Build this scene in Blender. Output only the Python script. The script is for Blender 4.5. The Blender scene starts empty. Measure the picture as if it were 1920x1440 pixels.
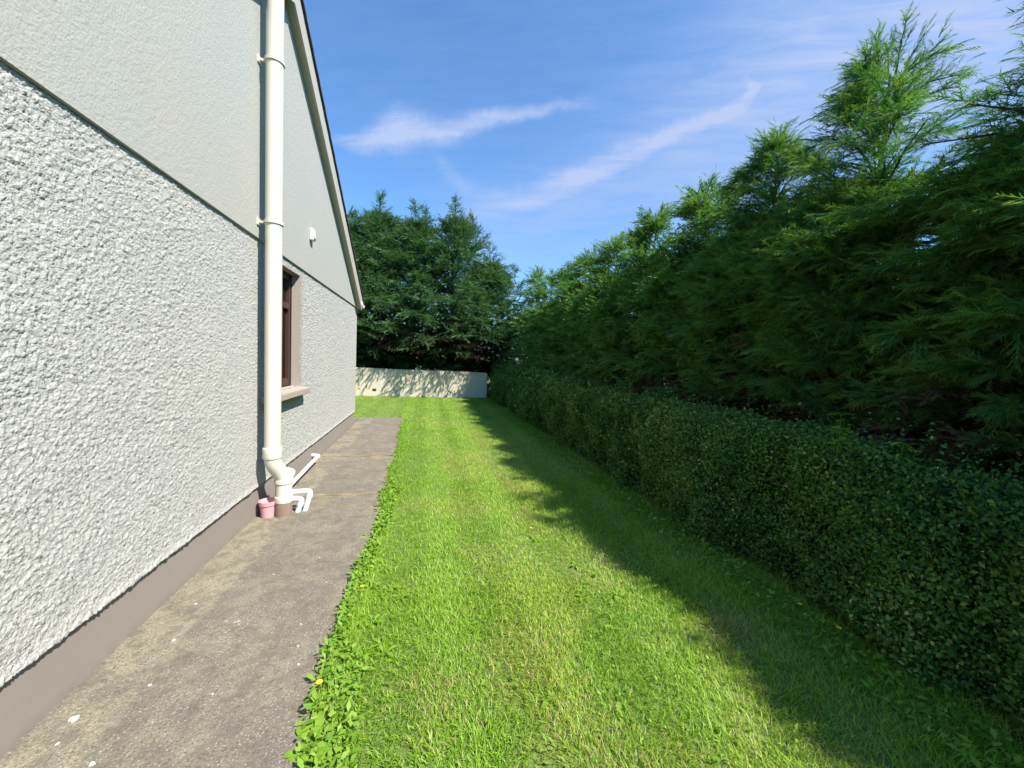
import bpy, bmesh, math, random
import numpy as np
from mathutils import Vector, Matrix

SC = bpy.context.scene
COL = SC.collection
rng = np.random.default_rng(11)
random.seed(11)

# ------------------------------------------------------------------ camera
CAM_H = 1.6
YAW, PITCH, ROLL, FPX = 0.2221, -0.0623, 0.0450, 721.3
def cam_axes():
    cy, sy, cp, sp = math.cos(YAW), math.sin(YAW), math.cos(PITCH), math.sin(PITCH)
    f = Vector((sy*cp, cy*cp, sp)); r = Vector((cy, -sy, 0)); u = r.cross(f)
    cr, sr = math.cos(ROLL), math.sin(ROLL)
    return cr*r + sr*u, -sr*r + cr*u, f
CR, CU, CF = cam_axes()
cam = bpy.data.cameras.new('camera'); cam_o = bpy.data.objects.new('camera', cam); COL.objects.link(cam_o)
m = Matrix((CR, CU, -CF)).transposed().to_4x4(); m.translation = Vector((0, 0, CAM_H)); cam_o.matrix_world = m
cam.sensor_fit = 'HORIZONTAL'; cam.sensor_width = 36.0; cam.lens = 36.0*FPX/1920.0
cam.clip_start = 0.05; cam.clip_end = 2000
SC.camera = cam_o
SC.view_settings.view_transform = 'Standard'; SC.view_settings.look = 'None'
SC.view_settings.gamma = 1.0; SC.view_settings.use_curve_mapping = False
SC.view_settings.exposure = 1.5
SC.render.film_transparent = False
SC.cycles.max_bounces = 6; SC.cycles.diffuse_bounces = 3; SC.cycles.transparent_max_bounces = 8
SC.cycles.caustics_reflective = False; SC.cycles.caustics_refractive = False

# ------------------------------------------------------------------ sun and sky
SUN = Vector((0.60, -0.57, 1.0)).normalized()
SUN_EL = math.asin(SUN.z); SUN_AZ = math.atan2(SUN.x, SUN.y)      # clockwise from +Y
sl = bpy.data.lights.new('sun', 'SUN'); sl.energy = 3.6; sl.angle = math.radians(0.55); sl.color = (1.0, 0.95, 0.86)
so = bpy.data.objects.new('sun', sl); COL.objects.link(so)
so.rotation_euler = SUN.to_track_quat('Z', 'Y').to_euler(); so.location = (10, -10, 20)

class NT:
    """small helper to write node trees"""
    def __init__(s, tree): s.t = tree; s.n = tree.nodes; s.l = tree.links
    def new(s, typ, **kw):
        nd = s.n.new(typ)
        for k, v in kw.items(): setattr(nd, k, v)
        return nd
    def put(s, sock, v):
        if hasattr(v, 'is_output') or isinstance(v, bpy.types.NodeSocket): s.l.new(v, sock)
        else: sock.default_value = v
    def math(s, op, a, b=None, c=None, clamp=False):
        nd = s.new('ShaderNodeMath', operation=op); nd.use_clamp = clamp
        s.put(nd.inputs[0], a)
        if b is not None: s.put(nd.inputs[1], b)
        if c is not None: s.put(nd.inputs[2], c)
        return nd.outputs[0]
    def vmath(s, op, a, b=None):
        nd = s.new('ShaderNodeVectorMath', operation=op); s.put(nd.inputs[0], a)
        if b is not None:
            s.put(nd.inputs['Scale'] if op == 'SCALE' else nd.inputs[1], b)
        return nd.outputs['Value'] if op in ('DOT_PRODUCT', 'LENGTH', 'DISTANCE') else nd.outputs[0]
    def mix(s, f, a, b, blend='MIX'):
        nd = s.new('ShaderNodeMix', data_type='RGBA', blend_type=blend)
        s.put(nd.inputs[0], f); s.put(nd.inputs[6], a); s.put(nd.inputs[7], b)
        return nd.outputs[2]
    def noise(s, vec, scale, detail=4.0, rough=0.55, dist=0.0, out=0):
        nd = s.new('ShaderNodeTexNoise'); nd.inputs['Scale'].default_value = scale
        nd.inputs['Detail'].default_value = detail; nd.inputs['Roughness'].default_value = rough
        nd.inputs['Distortion'].default_value = dist
        if vec is not None: s.l.new(vec, nd.inputs['Vector'])
        return nd.outputs[out]
    def ramp(s, v, stops, interp='LINEAR'):
        nd = s.new('ShaderNodeValToRGB'); cr = nd.color_ramp; cr.interpolation = interp
        while len(cr.elements) < len(stops): cr.elements.new(0.5)
        for e, (p, c) in zip(cr.elements, stops):
            e.position = p; e.color = (c, c, c, 1) if not hasattr(c, '__len__') else (*c, 1)[:4]
        s.l.new(v, nd.inputs[0]); return nd.outputs[0]
    def maprange(s, v, a, b, c=0.0, d=1.0, smooth=False):
        nd = s.new('ShaderNodeMapRange'); nd.interpolation_type = 'SMOOTHSTEP' if smooth else 'LINEAR'
        s.put(nd.inputs[0], v)
        for i, x in enumerate((a, b, c, d)): nd.inputs[i+1].default_value = x
        return nd.outputs[0]

def pix_dir(x, y):
    return (CF + CR*((x-960)/FPX) - CU*((y-720)/FPX)).normalized()

world = bpy.data.worlds.new('World'); SC.world = world; world.use_nodes = True
W = NT(world.node_tree); W.n.clear()
sky = W.new('ShaderNodeTexSky', sky_type='NISHITA'); sky.sun_disc = False
sky.sun_elevation = SUN_EL; sky.sun_rotation = SUN_AZ
sky.air_density = 1.0; sky.dust_density = 0.25; sky.ozone_density = 1.0; sky.altitude = 50
gen = W.new('ShaderNodeTexCoord').outputs['Generated']
# thin cirrus: streaks laid out on the sky sphere, in a fixed frame round one sky direction
c0 = pix_dir(1100, 250); cx = c0.cross(Vector((0, 0, 1))).normalized(); cyv = cx.cross(c0)
dz = W.vmath('DOT_PRODUCT', gen, tuple(c0)); dzc = W.math('MAXIMUM', dz, 0.05)
pu = W.math('DIVIDE', W.vmath('DOT_PRODUCT', gen, tuple(cx)), dzc)
pv = W.math('DIVIDE', W.vmath('DOT_PRODUCT', gen, tuple(cyv)), dzc)
def cl(x, y):
    d = pix_dir(x, y); k = d.dot(c0); return d.dot(cx)/k, d.dot(cyv)/k
cmb = W.new('ShaderNodeCombineXYZ'); W.l.new(pu, cmb.inputs[0]); W.l.new(pv, cmb.inputs[1])
P0 = cmb.outputs[0]
n1 = W.noise(P0, 9.0, 5, 0.6, out=1); n2 = W.noise(P0, 34.0, 5, 0.6, out=1)
wob = W.vmath('SCALE', W.vmath('SUBTRACT', n1, (0.5, 0.5, 0.5)), 0.034)
wob2 = W.vmath('SCALE', W.vmath('SUBTRACT', n2, (0.5, 0.5, 0.5)), 0.022)
Pw = W.vmath('MULTIPLY', W.vmath('ADD', W.vmath('ADD', P0, wob), wob2), (1, 1, 0))
lines = [
 [(610,272,9,.10),(660,268,11,.55),(745,245,21,.85),(850,240,16,.70),(960,215,10,.6),(1060,197,8,.42),(1140,190,14,.2),(1230,200,14,.08)],
 [(1360,142,6,.15),(1398,144,8,.60),(1416,165,11,.80),(1392,194,14,.80),(1300,238,18,.80),(1200,285,20,.78),(1080,337,21,.78),(980,378,25,.6),(890,402,34,.42),(800,400,30,.08)],
 [(1350,250,45,.25),(1200,320,60,.4),(1000,410,70,.35)],
 [(820,295,16,.24),(862,345,22,.28),(925,395,34,.32),(940,470,46,.3)],
 [(900,470,80,.25),(1050,400,90,.3),(1300,290,120,.46),(1560,130,140,.60),(1950,-80,190,.70)],
 [(1100,190,22,.10),(1330,85,34,.28),(1500,0,44,.34),(1700,-120,60,.35)],
 [(1420,230,20,.12),(1700,60,34,.3),(1950,-90,50,.35)],
 [(760,380,120,.04),(900,470,150,.22),(1150,450,140,.25)],
]
S = 1.0/FPX
acc = None
for L in lines:
    for (x0, y0, w0, i0), (x1, y1, w1, i1) in zip(L[:-1], L[1:]):
        a = Vector((*cl(x0, y0), 0)); b = Vector((*cl(x1, y1), 0)); ab = b-a
        rel = W.vmath('SUBTRACT', Pw, tuple(a))
        t = W.math('DIVIDE', W.vmath('DOT_PRODUCT', rel, tuple(ab)), ab.length_squared, clamp=True)
        nd = W.new('ShaderNodeVectorMath', operation='SCALE'); nd.inputs[0].default_value = ab; W.l.new(t, nd.inputs['Scale'])
        d = W.vmath('DISTANCE', rel, nd.outputs[0])
        w = W.math('MULTIPLY_ADD', t, (w1-w0)*S, w0*S)
        q = W.math('DIVIDE', d, w)
        g = W.math('ADD', W.math('MULTIPLY', W.math('POWER', 2.718, W.math('MULTIPLY', W.math('MULTIPLY', q, q), -1.0)), 0.68), W.math('DIVIDE', 0.32, W.math('MULTIPLY_ADD', W.math('MULTIPLY', q, q), 0.5, 1.0)))
        v = W.math('MULTIPLY', g, W.math('MULTIPLY_ADD', t, i1-i0, i0))
        acc = v if acc is None else W.math('SMOOTH_MAX', acc, v, 0.12)
map_st = W.new('ShaderNodeMapping'); map_st.inputs['Rotation'].default_value = (0, 0, math.radians(-24)); map_st.inputs['Scale'].default_value = (1, 7, 1)
W.l.new(P0, map_st.inputs[0])
st = W.noise(map_st.outputs[0], 5.0, 6, 0.62, 0.6)
cloud = W.math('MULTIPLY', acc, W.maprange(st, 0.25, 0.7, 0.70, 1.75), clamp=True)
cloud = W.math('MULTIPLY', cloud, W.maprange(dz, 0.1, 0.5, 0.0, 1.0))
bal = W.mix(1.0, sky.outputs[0], (0.50, 0.90, 1.22, 1), 'MULTIPLY')
colr = W.mix(cloud, bal, (2.36, 2.95, 4.45, 1))
bg = W.new('ShaderNodeBackground'); W.l.new(colr, bg.inputs[0]); bg.inputs[1].default_value = 0.075
wo = W.new('ShaderNodeOutputWorld'); W.l.new(bg.outputs[0], wo.inputs[0])

# ------------------------------------------------------------------ helpers
def mesh_np(name, V, F, mat, parent=None, tint=None, smooth=False, link=True):
    """V (n,3); F list of int arrays (each (k,3) or (k,4)); one mesh object"""
    me = bpy.data.meshes.new(name)
    V = np.asarray(V, dtype=np.float32)
    if not isinstance(F, (list, tuple)): F = [F]
    F = [np.asarray(f, dtype=np.int32) for f in F if len(f)]
    me.vertices.add(len(V)); me.vertices.foreach_set('co', V.ravel())
    loops = np.concatenate([f.ravel() for f in F]); tot = np.concatenate([np.full(len(f), f.shape[1], np.int32) for f in F])
    start = np.concatenate([[0], np.cumsum(tot)[:-1]]).astype(np.int32)
    me.loops.add(len(loops)); me.loops.foreach_set('vertex_index', loops)
    me.polygons.add(len(tot)); me.polygons.foreach_set('loop_start', start); me.polygons.foreach_set('loop_total', tot)
    me.update(calc_edges=True)
    if smooth: me.polygons.foreach_set('use_smooth', np.ones(len(tot), bool))
    if tint is not None:
        at = me.attributes.new('tint', 'FLOAT', 'POINT'); at.data.foreach_set('value', np.asarray(tint, np.float32))
    me.materials.append(mat)
    o = bpy.data.objects.new(name, me); COL.objects.link(o)
    if parent is not None: o.parent = parent
    return o

class MB:
    """collects boxes, prisms and tubes into one mesh"""
    def __init__(s): s.v = []; s.f = []
    def add(s, vs, fs):
        k = len(s.v); s.v += [tuple(v) for v in vs]; s.f += [tuple(i+k for i in f) for f in fs]; return s
    def box(s, x0, x1, y0, y1, z0, z1):
        vs = [(x, y, z) for z in (z0, z1) for y in (y0, y1) for x in (x0, x1)]
        return s.add(vs, [(0,2,3,1),(4,5,7,6),(0,1,5,4),(2,6,7,3),(0,4,6,2),(1,3,7,5)])
    def prism(s, pts, axis_off):
        """polygon pts (3D list) extruded by vector"""
        n = len(pts); a = [Vector(p) for p in pts]; b = [p+Vector(axis_off) for p in a]
        return s.add(a+b, [tuple(range(n-1, -1, -1)), tuple(range(n, 2*n))]+[(i, (i+1) % n, n+(i+1) % n, n+i) for i in range(n)])
    def tube(s, pts, r, seg=16, caps=True):
        pts = [Vector(p) for p in pts]; rs = r if hasattr(r, '__len__') else [r]*len(pts)
        k0 = []; up = None
        for i, p in enumerate(pts):
            t = (pts[min(i+1, len(pts)-1)]-pts[max(i-1, 0)]).normalized()
            if up is None: up = t.orthogonal().normalized()
            up = (up - t*up.dot(t)).normalized(); w = t.cross(up)
            k0 += [p+(up*math.cos(2*math.pi*j/seg)+w*math.sin(2*math.pi*j/seg))*rs[i] for j in range(seg)]
        fs = []
        for i in range(len(pts)-1):
            for j in range(seg):
                a = i*seg+j; b = i*seg+(j+1) % seg; fs.append((a, b, b+seg, a+seg))
        if caps: fs += [tuple(range(seg-1, -1, -1)), tuple(range((len(pts)-1)*seg, len(pts)*seg))]
        return s.add(k0, fs)
    def lathe(s, prof, c, seg=24):
        """profile list of (r,z) round vertical axis at c"""
        vs = [(c[0]+r*math.cos(2*math.pi*j/seg), c[1]+r*math.sin(2*math.pi*j/seg), c[2]+z) for r, z in prof for j in range(seg)]
        fs = []
        for i in range(len(prof)-1):
            for j in range(seg):
                a = i*seg+j; b = i*seg+(j+1) % seg; fs.append((a, b, b+seg, a+seg))
        return s.add(vs, fs)
    def build(s, name, mat, parent=None, bevel=0.0, smooth=False):
        me = bpy.data.meshes.new(name); me.from_pydata([tuple(v) for v in s.v], [], s.f); me.update()
        bm = bmesh.new(); bm.from_mesh(me); bmesh.ops.recalc_face_normals(bm, faces=bm.faces)
        if bevel:
            es = [e for e in bm.edges if len(e.link_faces) == 2 and e.calc_face_angle(0) > 0.6]
            bmesh.ops.bevel(bm, geom=es, offset=bevel, segments=2, affect='EDGES', clamp_overlap=True)
        bm.to_mesh(me); bm.free(); me.materials.append(mat)
        if smooth:
            me.polygons.foreach_set('use_smooth', np.ones(len(me.polygons), bool))
            try: me.set_sharp_from_angle(angle=math.radians(40))
            except Exception: pass
        o = bpy.data.objects.new(name, me); COL.objects.link(o)
        if parent is not None: o.parent = parent
        return o

def tag(o, label=None, cat=None, group=None, kind=None):
    if label: o['label'] = label
    if cat: o['category'] = cat
    if group: o['group'] = group
    if kind: o['kind'] = kind
    return o
def thing(name, label, cat, loc=(0, 0, 0), group=None):
    o = bpy.data.objects.new(name, None); COL.objects.link(o); o.location = loc; o.empty_display_size = 0.2
    return tag(o, label, cat, group)
def settle(root):
    """children were built in world coordinates: keep them there under a moved root"""
    inv = Matrix.Translation(-root.location)
    for c in root.children: c.matrix_parent_inverse = inv

# ------------------------------------------------------------------ materials
def base_mat(name):
    mt = bpy.data.materials.new(name); mt.use_nodes = True
    N = NT(mt.node_tree); N.n.clear()
    out = N.new('ShaderNodeOutputMaterial'); bs = N.new('ShaderNodeBsdfPrincipled'); N.l.new(bs.outputs[0], out.inputs[0])
    pos = N.new('ShaderNodeNewGeometry').outputs['Position']
    return mt, N, bs, pos, out
def bump(N, bs, h, strength=0.3, dist=0.01):
    b = N.new('ShaderNodeBump'); b.inputs['Strength'].default_value = strength; b.inputs['Distance'].default_value = dist
    N.l.new(h, b.inputs['Height']); N.l.new(b.outputs[0], bs.inputs['Normal'])
def paint(name, col, rough=0.6, var=0.12, scale=3.0, bscale=120.0, bstr=0.15, bdist=0.003):
    mt, N, bs, pos, _ = base_mat(name)
    n = N.noise(pos, scale, 5, 0.6)
    c2 = tuple(max(0, c*(1-var)) for c in col)
    N.l.new(N.mix(n, (*col, 1), (*c2, 1)), bs.inputs['Base Color'])
    bs.inputs['Roughness'].default_value = rough
    bump(N, bs, N.noise(pos, bscale, 4, 0.6), bstr, bdist)
    return mt

def m_render():
    mt, N, bs, pos, _ = base_mat('smooth_render_paint')
    n = N.noise(pos, 1.3, 5, 0.6); n2 = N.noise(pos, 5.0, 6, 0.7)
    c = N.mix(N.maprange(n, 0.35, 0.65), (0.385, 0.370, 0.325, 1), (0.365, 0.366, 0.335, 1))
    c = N.mix(N.math('MULTIPLY', N.maprange(n2, 0.5, 0.75), 0.25), c, (0.315, 0.325, 0.305, 1))
    N.l.new(c, bs.inputs['Base Color']); bs.inputs['Roughness'].default_value = 0.85
    h = N.math('ADD', N.noise(pos, 95, 3, 0.55), N.math('MULTIPLY', N.noise(pos, 30, 3, 0.5), 0.8))
    bump(N, bs, h, 0.55, 0.006); return mt
def m_dash():
    mt, N, bs, pos, _ = base_mat('pebbledash_paint')
    n = N.noise(pos, 1.1, 5, 0.6); n2 = N.noise(pos, 70, 3, 0.6)
    c = N.mix(N.maprange(n, 0.35, 0.65), (0.430, 0.420, 0.380, 1), (0.410, 0.408, 0.382, 1))
    c = N.mix(N.math('MULTIPLY', N.maprange(n2, 0.50, 0.66), 0.6), c, (0.20, 0.20, 0.195, 1))
    c = N.mix(N.math('MULTIPLY', N.maprange(N.noise(pos, 2.3, 6, 0.7), 0.55, 0.75), 0.2), c, (0.32, 0.33, 0.28, 1))
    N.l.new(c, bs.inputs['Base Color']); bs.inputs['Roughness'].default_value = 0.85
    vo = N.new('ShaderNodeTexVoronoi'); vo.inputs['Scale'].default_value = 95; N.l.new(pos, vo.inputs['Vector'])
    h = N.math('ADD', N.math('MULTIPLY', vo.outputs['Distance'], -0.8), N.noise(pos, 140, 3, 0.6))
    bump(N, bs, h, 0.6, 0.006); return mt
def m_plinth():
    mt, N, bs, pos, _ = base_mat('taupe_plinth_paint')
    n = N.noise(pos, 2.0, 6, 0.65)
    c = N.mix(n, (0.268, 0.230, 0.200, 1), (0.220, 0.190, 0.165, 1))
    sx = N.new('ShaderNodeSeparateXYZ'); N.l.new(pos, sx.inputs[0])
    dirt = N.math('MULTIPLY', N.maprange(sx.outputs[2], 0.09, 0.0), N.maprange(N.noise(pos, 14, 5, 0.6), 0.35, 0.7))
    c = N.mix(N.math('MULTIPLY', dirt, 0.6), c, (0.13, 0.11, 0.07, 1))
    N.l.new(c, bs.inputs['Base Color']); bs.inputs['Roughness'].default_value = 0.75
    bump(N, bs, N.noise(pos, 60, 5, 0.6), 0.25, 0.004); return mt
def m_path():
    mt, N, bs, pos, _ = base_mat('worn_concrete')
    sx = N.new('ShaderNodeSeparateXYZ'); N.l.new(pos, sx.inputs[0]); X, Y = sx.outputs[0], sx.outputs[1]
    big = N.noise(pos, 1.4, 6, 0.62); mid = N.noise(pos, 7, 6, 0.65); fine = N.noise(pos, 85, 4, 0.7)
    c = N.mix(N.maprange(big, 0.35, 0.65), (0.1866, 0.1567, 0.1133, 1), (0.2551, 0.2160, 0.1568, 1))
    c = N.mix(N.maprange(mid, 0.42, 0.62), c, (0.1593, 0.1402, 0.1133, 1), 'MIX')
    c = N.mix(0.5, c, N.mix(N.maprange(N.noise(pos, 3.1, 5, 0.7), 0.4, 0.62), (0.1368, 0.1246, 0.1052, 1), (0.2800, 0.2374, 0.1670, 1)))
    # pale cement fillet, worn into patches, along the wall
    edge = N.math('ADD', X, N.math('MULTIPLY_ADD', N.noise(pos, 6, 5, 0.6), 0.22, -0.11))
    fil = N.math('MULTIPLY', N.maprange(edge, -1.20, -1.235), N.maprange(N.noise(pos, 2.2, 3, 0.5), 0.42, 0.50))
    c = N.mix(N.math('MULTIPLY', fil, 0.52), c, (0.3609, 0.3110, 0.2075, 1))
    # sandy moss along the joints and the lawn edge
    for yj, w in ((4.47, 0.10), (6.13, 0.22), (4.12, 0.05), (8.2, 0.08)):
        dj = N.math('ABSOLUTE', N.math('SUBTRACT', N.math('ADD', Y, N.math('MULTIPLY_ADD', mid, 0.2, -0.1)), yj))
        k = N.math('MULTIPLY', N.maprange(dj, w, w*0.25), N.maprange(N.noise(pos, 4.5, 4, 0.6), 0.36, 0.6))
        c = N.mix(N.math('MULTIPLY', k, 0.9), c, (0.3360, 0.2553, 0.1214, 1))
    eg = N.math('MULTIPLY', N.maprange(N.math('ADD', X, N.math('MULTIPLY_ADD', mid, 0.2, -0.1)), -0.56, -0.44), N.maprange(N.noise(pos, 9, 5, 0.6), 0.4, 0.62))
    c = N.mix(N.math('MULTIPLY', eg, 0.55), c, (0.2738, 0.2256, 0.1012, 1))
    # aggregate
    vo = N.new('ShaderNodeTexVoronoi'); vo.inputs['Scale'].default_value = 110; N.l.new(pos, vo.inputs['Vector'])
    wn = N.new('ShaderNodeTexWhiteNoise'); wn.noise_dimensions = '3D'; N.l.new(vo.outputs['Position'], wn.inputs['Vector'])
    ag = N.math('MULTIPLY', N.maprange(vo.outputs['Distance'], 0.42, 0.28), N.maprange(wn.outputs['Value'], 0.55, 0.6))
    c = N.mix(N.math('MULTIPLY', ag, 0.75), c, (0.4479, 0.3917, 0.2935, 1))
    dk = N.math('MULTIPLY', N.maprange(vo.outputs['Distance'], 0.42, 0.28), N.maprange(wn.outputs['Value'], 0.22, 0.17))
    c = N.mix(N.math('MULTIPLY', dk, 0.85), c, (0.0622, 0.0557, 0.0455, 1))
    pit = N.math('MULTIPLY', N.maprange(N.noise(pos, 26, 4, 0.7), 0.60, 0.68), 0.55)
    c = N.mix(pit, c, (0.0771, 0.0689, 0.0525, 1))
    c = N.mix(N.maprange(fine, 0.40, 0.62, 0.0, 0.5), c, (0.0995, 0.0890, 0.0709, 1))
    # dried white paint spatter
    dp = N.vmath('DISTANCE', N.vmath('MULTIPLY', pos, (1, 1, 0)), (-1.02, 2.38, 0))
    sp = N.math('MULTIPLY', N.maprange(dp, 0.16, 0.03), N.maprange(N.noise(pos, 48, 3, 0.6), 0.60, 0.66))
    c = N.mix(N.math('MULTIPLY', sp, 0.8), c, (0.55, 0.56, 0.58, 1))
    N.l.new(c, bs.inputs['Base Color']); bs.inputs['Roughness'].default_value = 0.9
    bl = N.math('MULTIPLY', N.maprange(N.noise(pos, 11, 6, 0.75, 0.4), 0.47, 0.60), 0.65)
    c = N.mix(bl, c, (0.1168, 0.1007, 0.0766, 1))
    N.l.new(c, bs.inputs['Base Color'])
    h = N.math('ADD', N.math('MULTIPLY', N.math('MINIMUM', vo.outputs['Distance'], 0.5), -0.7), N.math('ADD', N.math('MULTIPLY', N.noise(pos, 26, 4, 0.7), -1.2), fine))
    bump(N, bs, h, 0.8, 0.010); return mt
def leaf_mat(name, stops, trans=0.35, gloss=0.06, rough=0.45, attr=True, nscale=0.0, alt=None, sat_noise=None):
    mt = bpy.data.materials.new(name); mt.use_nodes = True
    N = NT(mt.node_tree); N.n.clear(); out = N.new('ShaderNodeOutputMaterial')
    at = N.new('ShaderNodeAttribute', attribute_name='tint'); c = N.ramp(at.outputs['Fac'], stops)
    if alt is not None:
        pos = N.new('ShaderNodeNewGeometry').outputs['Position']
        c = N.mix(N.maprange(N.noise(pos, nscale, 4, 0.6), 0.42, 0.68, 0, 0.75), c, (*alt, 1))
    df = N.new('ShaderNodeBsdfDiffuse'); N.l.new(c, df.inputs[0])
    tr = N.new('ShaderNodeBsdfTranslucent'); N.l.new(N.mix(1.0, c, (1.0, 1.0, 0.55, 1), 'MULTIPLY'), tr.inputs[0])
    mx = N.new('ShaderNodeMixShader'); mx.inputs[0].default_value = trans; N.l.new(df.outputs[0], mx.inputs[1]); N.l.new(tr.outputs[0], mx.inputs[2])
    gl = N.new('ShaderNodeBsdfGlossy'); gl.inputs['Roughness'].default_value = rough; gl.inputs[0].default_value = (0.9, 0.9, 0.9, 1)
    m2 = N.new('ShaderNodeMixShader'); m2.inputs[0].default_value = gloss; N.l.new(mx.outputs[0], m2.inputs[1]); N.l.new(gl.outputs[0], m2.inputs[2])
    N.l.new(m2.outputs[0], out.inputs[0]); return mt
def m_bark():
    mt, N, bs, pos, _ = base_mat('bark')
    c = N.mix(N.noise(pos, 14, 5, 0.7), (0.075, 0.05, 0.035, 1), (0.03, 0.022, 0.017, 1))
    N.l.new(c, bs.inputs['Base Color']); bs.inputs['Roughness'].default_value = 0.9
    bump(N, bs, N.noise(pos, 40, 4, 0.6), 0.6, 0.02); return mt
def m_soil(name, a, b, sc=3.0):
    mt, N, bs, pos, _ = base_mat(name)
    c = N.mix(N.maprange(N.noise(pos, sc, 6, 0.65), 0.3, 0.7), (*a, 1), (*b, 1))
    N.l.new(c, bs.inputs['Base Color']); bs.inputs['Roughness'].default_value = 0.95
    bump(N, bs, N.noise(pos, 60, 4, 0.6), 0.6, 0.02); return mt
def m_farwall():
    mt, N, bs, pos, _ = base_mat('cream_wall_paint')
    c = N.mix(N.maprange(N.noise(pos, 1.2, 5, 0.6), 0.35, 0.65), (0.60, 0.525, 0.39, 1), (0.56, 0.50, 0.39, 1))
    sx = N.new('ShaderNodeSeparateXYZ'); N.l.new(pos, sx.inputs[0])
    st = N.math('MULTIPLY', N.maprange(N.noise(pos, 5, 6, 0.7), 0.5, 0.75), 0.35)
    c = N.mix(st, c, (0.30, 0.30, 0.25, 1))
    N.l.new(c, bs.inputs['Base Color']); bs.inputs['Roughness'].default_value = 0.85
    bump(N, bs, N.noise(pos, 40, 4, 0.6), 0.3, 0.006); return mt
def m_glass():
    mt = bpy.data.materials.new('window_glass'); mt.use_nodes = True
    N = NT(mt.node_tree); N.n.clear(); out = N.new('ShaderNodeOutputMaterial')
    tr = N.new('ShaderNodeBsdfTransparent'); tr.inputs[0].default_value = (0.86, 0.9, 0.88, 1)
    gl = N.new('ShaderNodeBsdfGlossy'); gl.inputs['Roughness'].default_value = 0.02
    fr = N.new('ShaderNodeFresnel'); fr.inputs[0].default_value = 1.5
    mx = N.new('ShaderNodeMixShader'); N.l.new(N.math('MULTIPLY', fr.outputs[0], 2.0, clamp=True), mx.inputs[0])
    N.l.new(tr.outputs[0], mx.inputs[1]); N.l.new(gl.outputs[0], mx.inputs[2]); N.l.new(mx.outputs[0], out.inputs[0]); return mt

M = dict(
    render=m_render(), dash=m_dash(), plinth=m_plinth(), path=m_path(), bark=m_bark(), farwall=m_farwall(), glass=m_glass(),
    cream=paint('cream_pipe_plastic', (0.60, 0.565, 0.475), 0.38, 0.06, 2.0, 200, 0.03),
    white=paint('white_pvc', (0.68, 0.68, 0.67), 0.35, 0.06, 6.0, 200, 0.03),
    barge=paint('painted_bargeboard', (0.46, 0.42, 0.35), 0.55, 0.12, 4.0, 80, 0.1),
    soffit=paint('painted_soffit', (0.42, 0.42, 0.36), 0.6, 0.1, 4.0, 80, 0.1),
    tile=paint('dark_roof_tile', (0.055, 0.042, 0.038), 0.8, 0.4, 9.0, 90, 0.4),
    reveal=paint('taupe_reveal_paint', (0.35, 0.292, 0.240), 0.7, 0.08, 5.0, 80, 0.15),
    frame=paint('brown_window_frame', (0.060, 0.028, 0.022), 0.4, 0.2, 8.0, 120, 0.1),
    curtain=paint('pale_net_curtain', (0.46, 0.48, 0.43), 0.9, 0.1, 6.0, 60, 0.2),
    sill=paint('sill_paint', (0.37, 0.31, 0.26), 0.7, 0.12, 5.0, 80, 0.2),
    pink=paint('faded_pink_plastic', (0.70, 0.36, 0.385), 0.55, 0.15, 9.0, 120, 0.05),
    clay=paint('brown_clay_pipe', (0.27, 0.185, 0.14), 0.7, 0.25, 14.0, 80, 0.2),
    stone=paint('pale_pebble', (0.58, 0.56, 0.50), 0.8, 0.2, 30.0, 90, 0.3),
    dark=paint('dark_void', (0.02, 0.02, 0.02), 0.9),
    yellow=paint('yellow_petals', (0.80, 0.55, 0.02), 0.6, 0.1),
    daisy=paint('white_petals', (0.80, 0.80, 0.80), 0.6, 0.05),
    soil=m_soil('lawn_thatch', (0.080, 0.150, 0.018), (0.150, 0.190, 0.040), 5.0),
    field=m_soil('field_grass', (0.06, 0.10, 0.03), (0.09, 0.12, 0.04), 0.2),
    earth=m_soil('bare_earth', (0.035, 0.026, 0.018), (0.06, 0.042, 0.028), 5.0),
    deadfar_shade=leaf_mat('far_dead_leaf_shade', [(0.0, (0.018, 0.014, 0.010)), (1.0, (0.055, 0.038, 0.024))], 0.15, 0.01, 0.6),  # dead leaf again in darker browns, the shade above the wall painted in
    cyp=leaf_mat('cypress_scale_leaf', [(0.0, (0.020, 0.085, 0.032)), (0.45, (0.060, 0.195, 0.048)), (0.72, (0.225, 0.350, 0.055)), (1.0, (0.56, 0.60, 0.12))], 0.45, 0.015, 0.5),  # pale tip stops: new growth, brightened and yellowed further to read as sunlit
    cypfar=leaf_mat('far_cypress_leaf', [(0.0, (0.014, 0.055, 0.026)), (0.45, (0.055, 0.150, 0.058)), (1.0, (0.23, 0.34, 0.13))], 0.38, 0.02, 0.5),
    dead=leaf_mat('dead_cypress_leaf', [(0.0, (0.060, 0.036, 0.020)), (1.0, (0.19, 0.110, 0.062))], 0.15, 0.02, 0.6),
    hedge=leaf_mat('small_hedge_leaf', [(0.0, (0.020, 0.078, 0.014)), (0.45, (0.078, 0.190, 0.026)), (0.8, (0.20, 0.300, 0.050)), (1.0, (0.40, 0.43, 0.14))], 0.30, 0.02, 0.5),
    grass=leaf_mat('grass_blade', [(0.0, (0.140, 0.300, 0.014)), (0.40, (0.285, 0.490, 0.030)), (0.70, (0.430, 0.570, 0.062)), (0.88, (0.46, 0.43, 0.13)), (1.0, (0.52, 0.40, 0.20))], 0.45, 0.03, 0.5),
    weed=leaf_mat('broad_weed_leaf', [(0.0, (0.100, 0.225, 0.020)), (0.5, (0.175, 0.320, 0.030)), (1.0, (0.28, 0.40, 0.07))], 0.32, 0.012, 0.5),
)

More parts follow.
